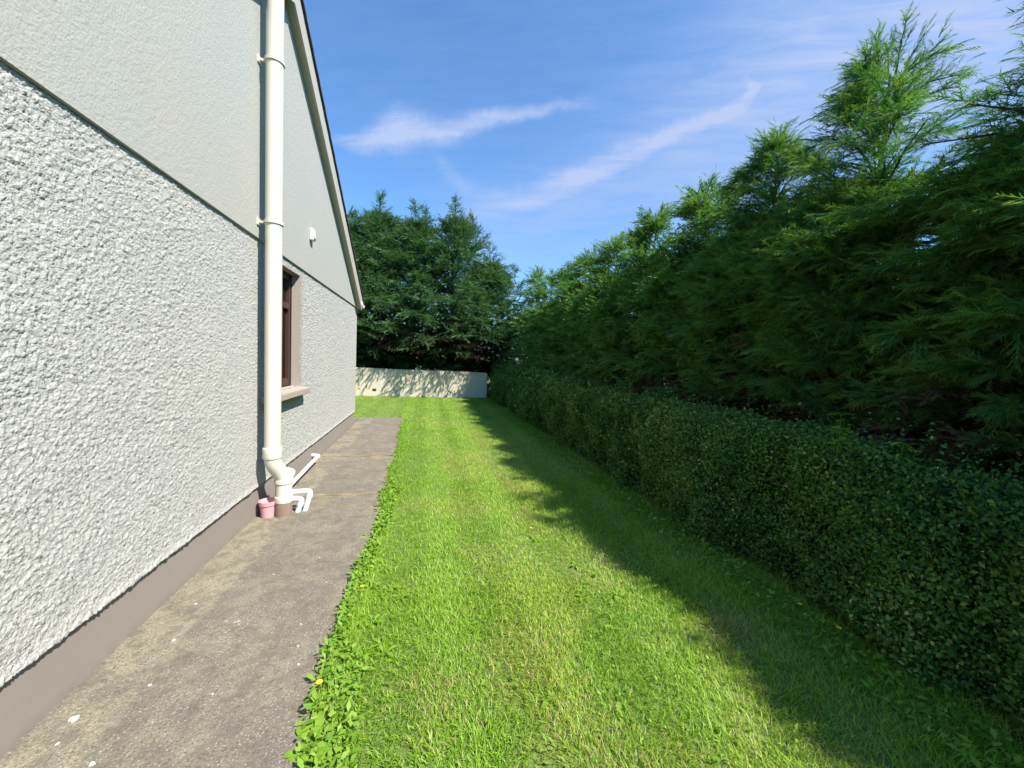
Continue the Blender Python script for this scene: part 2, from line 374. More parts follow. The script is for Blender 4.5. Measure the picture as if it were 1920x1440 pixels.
# ------------------------------------------------------------------ the setting: ground, lawn, path
mb = MB(); mb.add([(-700, -700, -0.04), (700, -700, -0.04), (700, 900, -0.04), (-700, 900, -0.04)], [(0, 1, 2, 3)])
tag(mb.build('ground', M['field']), kind='structure')
def hnoise(x, y, s, seed):
    """cheap smooth value noise in numpy, 0..1"""
    x = np.asarray(x)*s; y = np.asarray(y)*s; xi = np.floor(x).astype(np.int64); yi = np.floor(y).astype(np.int64)
    fx = x-xi; fy = y-yi; fx = fx*fx*(3-2*fx); fy = fy*fy*(3-2*fy)
    def h(a, b):
        k = (a*374761393+b*668265263+seed*1442695041) & 0x7fffffff; k = ((k ^ (k >> 13))*1274126177) & 0x7fffffff
        return ((k ^ (k >> 16)) & 0xffff)/65535.0
    return (h(xi, yi)*(1-fx)+h(xi+1, yi)*fx)*(1-fy)+(h(xi, yi+1)*(1-fx)+h(xi+1, yi+1)*fx)*fy
def lawn_z(x, y):
    return 0.022*(hnoise(x, y, 0.9, 5)-0.5)+0.012*(hnoise(x, y, 3.1, 6)-0.5)
gx = np.linspace(-9, 2.75, 95); gy = np.linspace(-6, 15.4, 170)
XX, YY = np.meshgrid(gx, gy); ZZ = lawn_z(XX, YY)-0.004
LV = np.stack([XX.ravel(), YY.ravel(), ZZ.ravel()], 1); nx = len(gx)
ii = (np.arange(len(gy)-1)[:, None]*nx+np.arange(nx-1)[None]).ravel()
tag(mesh_np('lawn', LV, np.stack([ii, ii+1, ii+1+nx, ii+nx], 1), M['soil'], smooth=True), kind='structure')
mb = MB(); mb.add([(2.62, -7, 0.012), (9, -7, 0.012), (9, 22, 0.012), (2.62, 22, 0.012)], [(0, 1, 2, 3)])
tag(mb.build('hedge_bed', M['earth']), kind='structure')
mb = MB(); mb.add([(-14, 15.62, 0.012), (2.60, 15.62, 0.012), (2.60, 24, 0.012), (-14, 24, 0.012)], [(0, 1, 2, 3)])
tag(mb.build('tree_bed', M['earth']), kind='structure')

PATH_Z = 0.022
path = thing('path', None, None, (-1.0, 4, 0)); path['kind'] = 'structure'; del_keys = [k for k in ('label', 'category') if k in path]
def edge_x(y):      # ragged lawn side of the path
    return -0.425+0.02*math.sin(y*2.1)+0.015*math.sin(y*5.3+1)-0.020*max(0, y-5.0)
def slab(y0, y1, x0=-1.55, jag=True):
    n = max(2, int((y1-y0)/0.16)); pts = [(x0, y0, -0.06)]
    for i in range(n+1):
        y = y0+(y1-y0)*i/n; pts.append((edge_x(y)+0.012*(random.random()-0.5), y, -0.06))
    pts.append((x0, y1, -0.06))
    mb = MB(); mb.prism(pts, (0, 0, 0.06+PATH_Z+random.uniform(-0.004, 0.004))); return mb.build('slab', M['path'], path, bevel=0.006)
for y0, y1 in ((-3.0, 0.55), (0.556, 4.46), (4.474, 6.18), (6.192, 8.2), (8.21, 10.0)): slab(y0, y1)
mb = MB().box(-9.5, -1.56, 9.06, 9.98, -0.06, PATH_Z+0.001); mb.build('slab', M['path'], path, bevel=0.006)
settle(path)

# ------------------------------------------------------------------ house
WX = -1.503; BAND = 2.572; PL = 0.314; YC0, YC1 = 0.0, 8.98; RIDGE_Y, RIDGE_Z = 4.49, 5.20; SLOPE = 0.570
house = thing('house', 'white pebbledashed gable end of a bungalow with brown plinth beside the concrete path', 'house', (-5.2, 4.5, 0))
WY0, WY1, WZ0, WZ1 = 4.10, 5.12, 1.175, 2.487
def worley(u, v, cell, seed):
    """distance to the nearest jittered point and a random value for that point"""
    cu = np.floor(u/cell).astype(np.int64); cv = np.floor(v/cell).astype(np.int64)
    best = np.full(u.shape, 9.0); sec = np.full(u.shape, 9.0); val = np.zeros(u.shape)
    def h(a, b, k):
        q = (a*374761393+b*668265263+(seed+k)*2246822519) & 0x7fffffff; q = ((q ^ (q >> 13))*1274126177) & 0x7fffffff
        return ((q ^ (q >> 16)) & 0xffff)/65535.0
    for du in (-1, 0, 1):
        for dv in (-1, 0, 1):
            a = cu+du; b = cv+dv
            px = (a+h(a, b, 1))*cell; py = (b+h(a, b, 2))*cell
            d = np.hypot((u-px), (v-py))/cell
            w = d < best; sec = np.where(w, best, np.minimum(sec, d)); val = np.where(w, h(a, b, 3), val); best = np.minimum(best, d)
    return best, sec, val
# pebbledash: real relief, each row of stones standing off the wall
ys = [YC0]
while ys[-1] < 1.3: ys.append(ys[-1]+0.022)
while ys[-1] < YC1-0.03: ys.append(ys[-1]+min(0.0130, max(0.0056, 0.0037*ys[-1])))
ys = np.array(ys); ys[-1] = YC1-0.03
ys[np.argmin(abs(ys-WY0))] = WY0; ys[np.argmin(abs(ys-WY1))] = WY1
zs = np.linspace(PL, BAND-0.004, 300); zs[np.argmin(abs(zs-WZ0))] = WZ0; zs[np.argmin(abs(zs-WZ1))] = WZ1
UU, VV = np.meshgrid(ys, zs)
wx = 0.006*(hnoise(UU, VV, 60, 61)-0.5); wz = 0.006*(hnoise(UU, VV, 60, 62)-0.5)
b1, s1, v1 = worley(UU+wx, (VV+wz)*1.1, 0.0150, 3); b2, s2, v2 = worley(UU-wz, VV+wx, 0.0105, 17)
stone_h = np.clip((s1-b1)/0.30, 0, 1)*(0.25+0.9*v1)*(1-0.35*b1)
grit = np.clip((s2-b2)/0.35, 0, 1)*(0.2+0.8*v2)
disp = 0.0076*stone_h+0.0040*grit+0.004*hnoise(UU, VV, 9, 63)
far_k = np.clip((UU-2.8)/1.8, 0, 1)
grain = 0.0085*rng.random(UU.shape)**1.4+0.003*hnoise(UU, VV, 24, 64)
disp = disp*(1-far_k)+grain*far_k
fade = np.clip((UU-0.0)/0.02, 0, 1)
flare = 0.009*np.clip((PL+0.05-VV)/0.05, 0, 1)**1.5
rag = 0.010*(hnoise(UU, VV*0, 22, 9)-0.5)+0.006*(hnoise(UU, VV*0, 60, 8)-0.5)
VVz = VV+np.where(VV < PL+0.004, rag, 0)
XXw = WX+disp*fade+flare
Vd = np.stack([XXw.ravel(), UU.ravel(), VVz.ravel()], 1); nu = len(ys)
q = (np.arange(len(zs)-1)[:, None]*nu+np.arange(nu-1)[None])
yc = (ys[:-1]+ys[1:])/2; zc = (zs[:-1]+zs[1:])/2
keep = ~((yc[None] > WY0) & (yc[None] < WY1) & (zc[:, None] > WZ0) & (zc[:, None] < WZ1))
q = q[keep]
# underside lip of the dash over the plinth
base = np.arange(nu); lipV = Vd[:nu].copy(); lipV[:, 0] = WX-0.03
Vall = np.concatenate([Vd, lipV]); lip = np.stack([base[:-1], base[1:], base[1:]+len(Vd), base[:-1]+len(Vd)], 1)[:, ::-1]
mesh_np('pebbledash_wall', Vall, [np.stack([q, q+1, q+1+nu, q+nu], 1), lip], M['dash'], house)
# smooth rendered gable, standing 22 mm proud, with a drip edge
GX = WX+0.024
eave = lambda y: RIDGE_Z-SLOPE*abs(y-RIDGE_Y)
mb = MB(); mb.prism([(GX, YC0, BAND), (GX, YC1, BAND), (GX, YC1, eave(YC1)), (GX, RIDGE_Y, RIDGE_Z), (GX, YC0, eave(YC0))], (-0.10, 0, 0))
mb.build('gable_wall', M['render'], house, bevel=0.004)
# plinth
mb = MB(); mb.box(WX-0.25, WX-0.008, YC0, YC1, -0.05, PL-0.012); mb.build('plinth', M['plinth'], house, bevel=0.004)
# smooth corner strips of the dash
for y0, y1 in ((YC1-0.030, YC1+0.004), (YC0-0.004, YC0+0.0)):
    MB().box(WX-0.02, WX+0.010, y0, y1, PL-0.006, BAND-0.003).build('corner_strip', M['render'], house, bevel=0.006)
# body behind the gable skin
mb = MB(); D = WX-0.30
mb.prism([(D, YC0, -0.05), (D, YC1, -0.05), (D, YC1, eave(YC1)-0.1), (D, RIDGE_Y, RIDGE_Z-0.1), (D, YC0, eave(YC0)-0.1)], (-9.5, 0, 0))
mb.box(D+0.002, WX-0.03, YC1-0.25, YC1, -0.05, BAND-0.004); mb.box(D+0.002, WX-0.03, YC0, YC0+0.25, -0.05, BAND-0.004)
mb.box(D+0.002, WX-0.03, YC0+0.26, WY0-0.25, PL, BAND-0.05); mb.box(D+0.002, WX-0.03, WY1+0.25, YC1-0.26, PL, BAND-0.05)
mb.build('wall', M['render'], house)
# window
win = MB().box(WX-0.27, WX-0.262, WY0-0.02, WY1+0.02, WZ0-0.02, WZ1+0.02).build('window', M['curtain'], house)
rv = MB(); RD = 0.088
rv.box(WX-RD, WX+0.006, WY1-0.002, WY1+0.10, WZ0-0.01, WZ1+0.1); rv.box(WX-RD, WX+0.006, WY0-0.10, WY0+0.002, WZ0-0.01, WZ1+0.1)
rv.box(WX-RD, WX+0.004, WY0+0.003, WY1-0.003, WZ1-0.002, WZ1+0.06)
rv.build('reveal', M['reveal'], win, bevel=0.004)
fx0, fx1 = WX-RD-0.07, WX-RD-0.005
fr = MB()
fr.box(fx0, fx1, WY0, WY0+0.07, WZ0, WZ1); fr.box(fx0, fx1, WY1-0.07, WY1, WZ0, WZ1)
fr.box(fx0, fx1-0.001, WY0+0.07, WY1-0.07, WZ0, WZ0+0.09); fr.box(fx0, fx1-0.001, WY0+0.07, WY1-0.07, WZ1-0.07, WZ1)
TZ = WZ0+0.90
fr.box(fx0, fx1+0.006, WY0+0.07, WY1-0.07, TZ, TZ+0.075)
fr.box(fx0, fx1-0.002, (WY0+WY1)/2-0.035, (WY0+WY1)/2+0.035, WZ0+0.09, TZ)
fr.build('frame', M['frame'], win, bevel=0.006)
for (a, b, c, d) in ((WY0+0.07, (WY0+WY1)/2-0.035, WZ0+0.09, TZ), ((WY0+WY1)/2+0.035, WY1-0.07, WZ0+0.09, TZ), (WY0+0.07, WY1-0.07, TZ+0.075, WZ1-0.07)):
    MB().box(fx0+0.025, fx0+0.031, a, b, c, d).build('pane', M['glass'], win)
sl_ = MB(); sl_.prism([(WX-RD, WY0-0.10, WZ0-0.002), (WX+0.105, WY0-0.10, WZ0-0.03), (WX+0.105, WY0-0.10, WZ0-0.095), (WX-RD, WY0-0.10, WZ0-0.095)], (0, WY1-WY0+0.20, 0))
sl_.build('sill', M['sill'], win, bevel=0.006)
# wall vent / overflow cover
vent = MB().box(GX, GX+0.05, 5.40, 5.50, 3.00, 3.145).build('vent_cover', M['white'], house, bevel=0.006)
MB().box(GX+0.049, GX+0.053, 5.412, 5.488, 3.012, 3.030).build('slot', M['dark'], vent)
# roof
OV = 0.092; roof = None
ey0, ey1 = YC0-0.21, YC1+0.21
zr = lambda y, o=0.0: RIDGE_Z+o-SLOPE*abs(y-RIDGE_Y)
mb = MB(); X1 = GX+OV; X0 = -11.2
for ya, yb in ((RIDGE_Y, ey1), (RIDGE_Y, ey0)):
    mb.prism([(X0, ya, zr(ya, 0.10)), (X0, yb, zr(yb, 0.10)), (X0, yb, zr(yb, 0.13)), (X0, ya, zr(ya, 0.13))], (X1-X0-0.03, 0, 0))
roof = mb.build('roof', M['tile'], house)
for sgn in (1, -1):
    n = 17; span = (ey1-RIDGE_Y)
    for i in range(n):
        t0, t1 = i/n*span, (i+1)/n*span+0.03
        ya, yb = RIDGE_Y+sgn*t0, RIDGE_Y+sgn*t1
        mb = MB(); mb.prism([(X1-0.22, ya, zr(ya, 0.130)), (X1-0.22, yb, zr(yb, 0.142)), (X1-0.22, yb, zr(yb, 0.168)), (X1-0.22, ya, zr(ya, 0.150))], (0.245, 0, 0))
        mb.build('verge_tile', M['tile'], roof)
    ya, yb = RIDGE_Y+sgn*0.002, (YC1-0.04 if sgn > 0 else YC0+0.04)
    MB().prism([(X1-0.024, ya, zr(ya, -0.135)), (X1-0.024, yb, zr(yb, -0.135)), (X1-0.024, yb, zr(yb, 0.128)), (X1-0.024, ya, zr(ya, 0.128))], (0.024, 0, 0)).build('bargeboard', M['barge'], roof)
    MB().prism([(GX-0.02, ya, zr(ya, -0.115)), (GX-0.02, yb, zr(yb, -0.115)), (GX-0.02, yb, zr(yb, -0.10)), (GX-0.02, ya, zr(ya, -0.10))], (OV-0.006, 0, 0)).build('soffit', M['soffit'], roof)
    # boxed eave end and gutter
    ye = YC1 if sgn > 0 else YC0; y2 = ye+sgn*0.15
    zc_ = BAND+0.012
    MB().prism([(GX+0.004, ye-sgn*0.0, zc_), (GX+0.004, y2, zc_), (GX+0.004, y2, zr(y2, 0.08)), (GX+0.004, ye-sgn*0.10, zr(ye-sgn*0.10, 0.03)), (GX+0.004, ye-sgn*0.10, zc_+0.05)], (OV+0.010, 0, 0)).build('eave_box', M['white'], roof, bevel=0.004)
    MB().box(X0, X1+0.02, min(y2+sgn*0.005, y2+sgn*0.10), max(y2+sgn*0.005, y2+sgn*0.10), zc_+0.02, zc_+0.09).build('gutter', M['white'], roof, bevel=0.02)

# soil pipe with its brackets, collars and bends
PXc, PYc, PR = WX+0.150, 3.885, 0.067
LXc, LYc = WX+0.218, 3.972
pipe = MB().tube([(PXc, PYc, 0.66), (PXc, PYc, 2.0), (PXc, PYc, 3.6), (PXc, PYc, 5.60)], PR, 28).build('soil_pipe', M['cream'], house, smooth=True)
def collar(c, z0, z1, r, mat=None):
    MB().lathe([(PR, z0-0.004), (r, z0), (r+0.004, z0+0.012), (r, (z0+z1)/2), (r+0.004, z1-0.012), (r, z1), (PR-0.004, z1+0.006)], (c[0], c[1], 0), 28).build('pipe_collar', mat or M['cream'], pipe, smooth=True)
collar((PXc, PYc), 0.60, 0.70, PR+0.010)
bend = [(PXc, PYc, 0.66), (PXc, PYc, 0.60), (PXc+0.006, PYc+0.003, 0.555), (PXc+0.022, PYc+0.022, 0.505), (LXc-0.022, LYc-0.012, 0.43), (LXc-0.004, LYc-0.002, 0.385), (LXc, LYc, 0.33), (LXc, LYc, 0.16)]
MB().tube(bend, [PR+0.004]*2+[PR+0.002]*2+[PR+0.002]*2+[PR+0.004]*2, 28).build('pipe_bend', M['cream'], pipe, smooth=True)
collar((LXc, LYc), 0.155, 0.215, PR+0.010); collar((LXc, LYc), 0.335, 0.375, PR+0.009)
MB().tube([(LXc-0.01, LYc+0.0, 0.33), (LXc+0.01, LYc+0.075, 0.40), (LXc+0.012, LYc+0.10, 0.425)], [0.062, 0.062, 0.060], 24).build('pipe_branch', M['cream'], pipe, smooth=True)
MB().lathe([(PR+0.006, 0.0), (PR+0.006, 0.10), (PR+0.008, 0.125), (PR+0.006, 0.155), (PR-0.01, 0.155)], (LXc, LYc, 0), 28).build('pipe_socket', M['clay'], pipe, smooth=True)
def bracket(z):
    mb = MB(); n = 20
    mb.lathe([(PR+0.001, z-0.014), (PR+0.010, z-0.014), (PR+0.010, z+0.014), (PR+0.001, z+0.014)], (PXc, PYc, 0), 28)
    mb.box(WX, PXc-PR-0.004, PYc-0.012, PYc+0.012, z-0.010, z+0.010)
    mb.box(WX+0.012, WX+0.034, PYc-0.030, PYc+0.030, z-0.030, z+0.030)
    mb.build('pipe_bracket', M['cream'], pipe)
for z in (2.715, 4.075): bracket(z)
# white waste pipes
def round_path(pts, r=0.05, k=5):
    pts = [Vector(p) for p in pts]; out = [pts[0]]
    for a, b, c in zip(pts[:-2], pts[1:-1], pts[2:]):
        d0 = (a-b).normalized()*min(r, (a-b).length*0.45); d1 = (c-b).normalized()*min(r, (c-b).length*0.45)
        for i in range(k+1):
            t = i/k; out.append((b+d0)*(1-t)**2+b*2*t*(1-t)+(b+d1)*t*t)
    out.append(pts[-1]); return out
def waste(pts, r=0.023):
    w = MB().tube(round_path(pts, 0.035), r, 16).build('waste_pipe', M['white'], house, smooth=True)
    for p, q in ((pts[1], pts[2]),):
        a = Vector(p); b = Vector(q); d = (b-a).normalized()
        MB().tube([a+d*0.035, a+d*0.07], r+0.005, 16).build('pipe_collar', M['white'], w, smooth=True)
    return w
waste([(WX-0.05, 5.76, 0.150), (WX+0.080, 5.76, 0.145), (WX+0.085, 5.2, 0.135), (WX+0.10, 4.16, 0.118), (WX+0.15, 4.04, 0.11)], 0.024)
waste([(LXc+0.02, 4.03, 0.225), (-1.079, 4.10, 0.209), (-1.127, 4.058, 0.0)], 0.024)
waste([(LXc+0.02, 4.01, 0.165), (-1.146, 4.05, 0.148), (-1.188, 4.036, 0.0)], 0.026)
settle(house)

# pink bucket
pot = MB(); H_ = 0.165
pot.lathe([(0.0, 0.004), (0.058, 0.0), (0.064, 0.004), (0.078, 0.125), (0.086, 0.127), (0.090, H_), (0.084, H_), (0.074, 0.12), (0.060, 0.012), (0.0, 0.012)], (0, 0, 0), 32)
po = pot.build('plant_pot', M['pink'], smooth=True); po.location = (-1.412, 3.95, PATH_Z); po.scale = (0.86, 0.86, 0.95)
tag(po, 'small faded pink plastic pot standing on the path by the foot of the cream pipe', 'pot')

# ------------------------------------------------------------------ boundary wall at the end
bw = thing('boundary_wall', 'low cream rendered wall across the end of the lawn', 'wall', (0, 15.45, 0))
FWY = lambda x: 15.42+0.026*x
mb = MB(); xs = np.linspace(-13, 2.45, 24)
tops = [1.045-0.004*x+0.006*math.sin(x*1.7) for x in xs]
for i in range(len(xs)-1):
    pass
poly = [(x, FWY(x), -0.05) for x in (xs[0], xs[-1])]+[(x, FWY(x), t) for x, t in zip(xs[::-1], tops[::-1])]
mb.prism(poly, (0, 0.2, 0)); mb.build('wall_face', M['farwall'], bw, bevel=0.012)
for x, z, w, h in ((-1.95, 0.19, 0.13, 0.09), (-0.55, 0.10, 0.06, 0.04)):
    MB().box(x, x+w, FWY(x)-0.006, FWY(x)+0.05, z, z+h).build('weep_hole', M['dark'], bw)
settle(bw)

# ------------------------------------------------------------------ conifers
def frond_template(n_side, seed, droop=0.12):
    r = np.random.default_rng(seed); V = []; F = []; T = []
    def tri(a, b, c, ta, tb, tc):
        k = len(V); V.extend([a, b, c]); T.extend([ta, tb, tc]); F.append((k, k+1, k+2))
    zz = lambda x: -droop*x*x
    ax = 0.030 if n_side == 7 else 0.045
    tri((0, -ax, 0), (0, ax, 0), (1.0, 0, zz(1.0)), .25, .25, .95)
    for i in range(n_side):
        for sgn in (-1, 1):
            x = (i+0.5+0.35*sgn*0.5+r.uniform(-.32, .32))/n_side*0.86+0.04; ln = (0.50-0.27*x)*r.uniform(0.5, 1.35); an = math.radians(r.uniform(14, 40))
            ex, ey = x+ln*math.cos(an), sgn*ln*math.sin(an); w = {7: 0.034, 4: 0.062}.get(n_side, 0.11)
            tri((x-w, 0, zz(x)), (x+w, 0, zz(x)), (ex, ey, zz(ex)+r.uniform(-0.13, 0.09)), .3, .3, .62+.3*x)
    return np.array(V), np.array(F), np.array(T)
TEMPL = {n: [frond_template(n, s, d) for s, d in ((1, .05), (2, .15), (3, .24), (4, -.08), (5, .12), (6, .0), (7, .3), (8, .1))] for n in (2, 4, 7)}

def unit(a): return a/np.maximum(np.linalg.norm(a, axis=-1, keepdims=True), 1e-9)
def fronds_mesh(pos, dirv, nrm, scale, tshift, n_side):
    """stack transformed fronds into V, F, T"""
    N = len(pos); t = unit(dirv); b = unit(np.cross(nrm, t)); n = np.cross(t, b)
    Vs, Fs, Ts, off = [], [], [], 0; which = rng.integers(0, 8, N)
    for k in range(8):
        idx = np.where(which == k)[0]
        if not len(idx): continue
        tv, tf, tt = TEMPL[n_side][k]
        wv = pos[idx, None]+scale[idx, None, None]*(tv[None, :, 0:1]*t[idx, None]+tv[None, :, 1:2]*b[idx, None]+tv[None, :, 2:3]*n[idx, None])
        Vs.append(wv.reshape(-1, 3)); Ts.append(np.clip(tt[None]+tshift[idx, None], 0, 1).ravel())
        Fs.append((tf[None]+(np.arange(len(idx))*len(tv))[:, None, None]+off).reshape(-1, 3)); off += len(idx)*len(tv)
    return np.concatenate(Vs), np.concatenate(Fs), np.concatenate(Ts)

UP = np.array([0, 0, 1.0])
def branch_fronds(base, az, el0, el1, L, s0, n_sh, k_fr, fsize, acc, lift=0.1, spread=62):
    """one plate-like branch: its axis points and the fronds of its side shoots"""
    ns = 7; s = np.linspace(0, 1, ns); el = np.radians(el0+(el1-el0)*s); d = np.stack([np.cos(el)*math.cos(az), np.cos(el)*math.sin(az), np.sin(el)], 1)
    P = base+np.concatenate([[np.zeros(3)], np.cumsum((d[1:]+d[:-1])/2*(L/(ns-1)), 0)])
    sv = s0+(1-s0)*(np.arange(n_sh)+rng.uniform(0.1, 0.9, n_sh))/n_sh
    pos = np.stack([np.interp(sv, s, P[:, i]) for i in range(3)], 1); tan = unit(np.stack([np.interp(sv, s, d[:, i]) for i in range(3)], 1))
    side = unit(np.cross(tan, UP)); nrm = np.cross(side, tan)
    sg = np.where(np.arange(n_sh) % 2 == 0, 1.0, -1.0)[:, None]
    an = np.radians(rng.normal(spread, 12, n_sh))[:, None]*(1-0.55*sv[:, None])
    sd = unit(tan*np.cos(an)+side*sg*np.sin(an)+UP*lift+rng.normal(0, 0.20, (n_sh, 3))+UP*rng.normal(0, 0.15, (n_sh, 1)))
    sl_ = fsize*rng.uniform(1.3, 2.3, n_sh)*(1.15-0.45*sv)
    for j in range(k_fr):
        f = (j+0.35)/k_fr
        for q in ((0,) if j == k_fr-1 else (1, -1)):
            p = pos+sd*(sl_*f)[:, None]+UP*(-0.10*fsize*f)
            fd = unit(sd+np.cross(nrm, sd)*(0.75*q)+rng.normal(0, 0.20, (n_sh, 3)))
            nn = unit(nrm+rng.normal(0, 0.55, (n_sh, 3)))
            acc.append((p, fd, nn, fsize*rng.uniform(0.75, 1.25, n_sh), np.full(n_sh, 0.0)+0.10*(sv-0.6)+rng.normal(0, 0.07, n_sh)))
    # the growing tip
    acc.append((P[-1:]-d[-1]*fsize*0.5, d[-1:]+rng.normal(0, .08, (1, 3)), nrm[-1:], np.array([fsize*1.5]), np.array([0.15])))
    return P
def limb_tubes(lst, seg=3):
    V, F, off = [], [], 0
    for P, r0 in lst:
        n = len(P); tan = unit(np.gradient(P, axis=0)); a = unit(np.cross(tan, np.array([0.31, 0.2, 0.93]))); b = np.cross(tan, a)
        rr = r0*np.linspace(1, 0.25, n)[:, None]
        ring = np.stack([P+rr*(a*math.cos(2*math.pi*j/seg)+b*math.sin(2*math.pi*j/seg)) for j in range(seg)], 1)
        V.append(ring.reshape(-1, 3))
        for i in range(n-1):
            for j in range(seg):
                F.append((off+i*seg+j, off+i*seg+(j+1) % seg, off+(i+1)*seg+(j+1) % seg, off+(i+1)*seg+j))
        off += n*seg
    return np.concatenate(V), np.array(F)
def build_tree(name, x, y, label, cat, group, branches, trunk_top, r0, mats, n_side, lean=(0, 0), fill=None):
    """branches: list of dicts"""
    root = thing(name, label, cat, (x, y, 0), group)
    live, dead, limbs, inner = [], [], [], []
    for b in branches:
        P = branch_fronds(b['base'], b['az'], b['el0'], b['el1'], b['L'], b['s0'], b['n'], b['k'], b['fs'], dead if b.get('dead') else live, b.get('lift', .1), b.get('spread', 62))
        limbs.append((P[::2], 0.008+0.009*b['L']))
    for (n, x0, x1, y0, y1, z0, z1, fs, isdead, tsh) in (fill or []):        # filler fronds inside the crown, added against sky leaks, tinted darker as inner shade
        p = np.stack([rng.uniform(x0, x1, n), rng.uniform(y0, y1, n), rng.uniform(z0, z1, n)], 1)
        dv = unit(rng.normal(0, 1, (n, 3))*np.array([1, 1, .5])); (dead if isdead else inner).append((p, dv, unit(rng.normal(0, 1, (n, 3))), fs*rng.uniform(.7, 1.3, n), np.full(n, tsh)+rng.normal(0, .06, n)))
    zt = np.linspace(-0.05, trunk_top, 9)
    tp = [(x+lean[0]*(z/trunk_top)**2+0.03*math.sin(z*2+x), y+lean[1]*(z/trunk_top)**2+0.03*math.cos(z*1.7+y), z) for z in zt]
    MB().tube(tp, [max(0.008, r0*(1-0.97*(z+0.05)/(trunk_top+0.05))) for z in zt], 9).build('trunk', mats[2], root, smooth=True)
    V, F = limb_tubes(limbs); mesh_np('limbs', V, F, mats[2], root)
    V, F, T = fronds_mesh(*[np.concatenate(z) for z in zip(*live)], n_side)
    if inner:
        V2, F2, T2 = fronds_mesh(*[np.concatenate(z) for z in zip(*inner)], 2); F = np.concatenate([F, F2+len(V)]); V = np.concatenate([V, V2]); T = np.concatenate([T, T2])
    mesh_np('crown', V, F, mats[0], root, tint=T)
    if dead:
        V, F, T = fronds_mesh(*[np.concatenate(z) for z in zip(*dead)], 2); mesh_np('dead_foliage', V, F, mats[1], root, tint=T)
    settle(root); return root

HX = 4.35                       # line of trunks of the tall hedge
def front_x(z, y):              # clipped front of the tall hedge
    return (3.64 if y < 0.9 else 3.44 if 3 < y < 9.5 else 3.33)+0.05*(z-1.2)+max(0.0, z-2.95)*0.95+0.26*(hnoise(y*1.0, z, 1.1, 3)-0.5)
def hedge_tree(x, y, top, label, detail, spacing, leader=1.0, group='cypresses of the tall hedge row', shade_only=False):
    br = []; far = detail
    fs = (0.155 if y < 2.2 else 0.18)*(1.0 if far == 0 else 1.30 if far == 1 else 1.9)
    nb = (215, 118, 50)[far]; plate = min(3.75, top-0.25) if y > 3.6 else min(3.55, top-.2)
    for i in range(nb):
        z0 = 0.55+(plate-0.75)*((i+rng.random())/nb)**0.85
        z0 = 0.62*z0+0.38*(round(z0/0.42+0.31*y)-0.31*y)*0.42       # boughs sit in loose tiers
        fr = rng.random()
        if fr < 0.78: az = math.pi+rng.normal(0, 0.60)        # towards the lawn
        elif fr < 0.92: az = rng.choice((-1, 1))*math.pi/2+rng.normal(0, 0.5)
        else: az = rng.normal(0, 0.8)
        if az > math.pi/2*0.9 and abs(math.cos(az)) > 0.35:
            zt = z0+0.35; L = (x-front_x(zt, y))/max(0.4, -math.cos(az))*rng.uniform(0.88, 1.10)+rng.choice((0, 0, 0, 0.14))
            L = min(L, 1.9)
        else: L = rng.uniform(0.7, 1.15)
        if az is not None and z0 > 2.9 and math.cos(az) > -0.35: L *= 1-0.30*(z0-2.9)
        b = dict(base=np.array([x+rng.normal(0, .03), y+rng.normal(0, .12), z0]), az=az, el0=rng.uniform(10, 36), el1=rng.uniform(-16, 8), L=L, s0=0.40 if z0 > 1.5 else 0.6, lift=.05, spread=44,
                 n=(17, 10, 7)[far], k=(3, 3, 2)[far], fs=fs*rng.uniform(0.85, 1.15))
        if z0 < 1.15 and y < 6.0 and rng.random() < 0.85 or (z0 < 1.5 and y < 5.2 and rng.random() < 0.4): b['dead'] = True; b['n'] = 9; b['s0'] = 0.3; b['fs'] *= .85
        br.append(b)
    # top of the hedge: rising side branches and the leader's feathers
    nt = (50, 38, 28)[far]
    for i in range(nt):
        t = (i+rng.random())/nt; z0 = 2.9+(top-0.12-2.9)*t
        az = rng.uniform(-math.pi, math.pi) if rng.random() < .55 else math.pi+rng.normal(0, .8)
        L = (0.62*(1-t)**0.8+0.17)*rng.uniform(0.7, 1.25)*leader
        br.append(dict(base=np.array([x+0.02*math.sin(z0*2), y, z0]), az=az, el0=rng.uniform(38, 62), el1=rng.uniform(-34, 22), L=L*1.12, s0=0.25, n=(11, 8, 6)[far], k=3 if far < 2 else 2, fs=fs*rng.uniform(0.62, 0.95), lift=.16, spread=48))
    for i in range((5, 4, 3)[far]):
        br.append(dict(base=np.array([x+rng.normal(0, .04), y+rng.normal(0, .04), top-0.40+0.08*i]), az=rng.uniform(-3.1, 3.1), el0=86, el1=rng.uniform(50, 80), L=rng.uniform(.30, .48), s0=0.1, n=9, k=2, fs=fs*.6, lift=.3, spread=34))
    if 1.2 < y < 2.0:                        # the long nodding branch that leans in at the right edge
        for dy, dz, dl in ((0, .05, 0), (-.08, .2, -.1), (.06, -.08, .05), (.0, .3, 0)):
            br.append(dict(base=np.array([x+.15, y+.28+dy, 3.78+dz]), az=math.pi+rng.normal(.0, .25), el0=62, el1=-34, L=.85+dl, s0=.30, n=15, k=3, fs=.15, lift=.02, spread=34))
    return build_tree('cypress_tree', x, y, label, 'tree', group, br, top-0.15, 0.085, (M['cyp'], M['dead'], M['bark']), 7 if far == 0 else 4,
        fill=[((420, 230, 200)[far], x-.50, x+.5, y-.8, y+.8, 0.9, 3.3, .46, False, -.25), ((420, 320, 220)[far], x-.45, x+.5, y-.8, y+.8, 0.05, 1.9, .46, True, -.2), ((380, 200, 200)[far], x-.35, x+.4, y-.8, y+.8, 1.2, 2.5, .42, True, -.3), ((300, 160, 100)[far], x+.3, x+1.0, y-.85, y+.85, .1, 2.6, .5, False, -.3)])

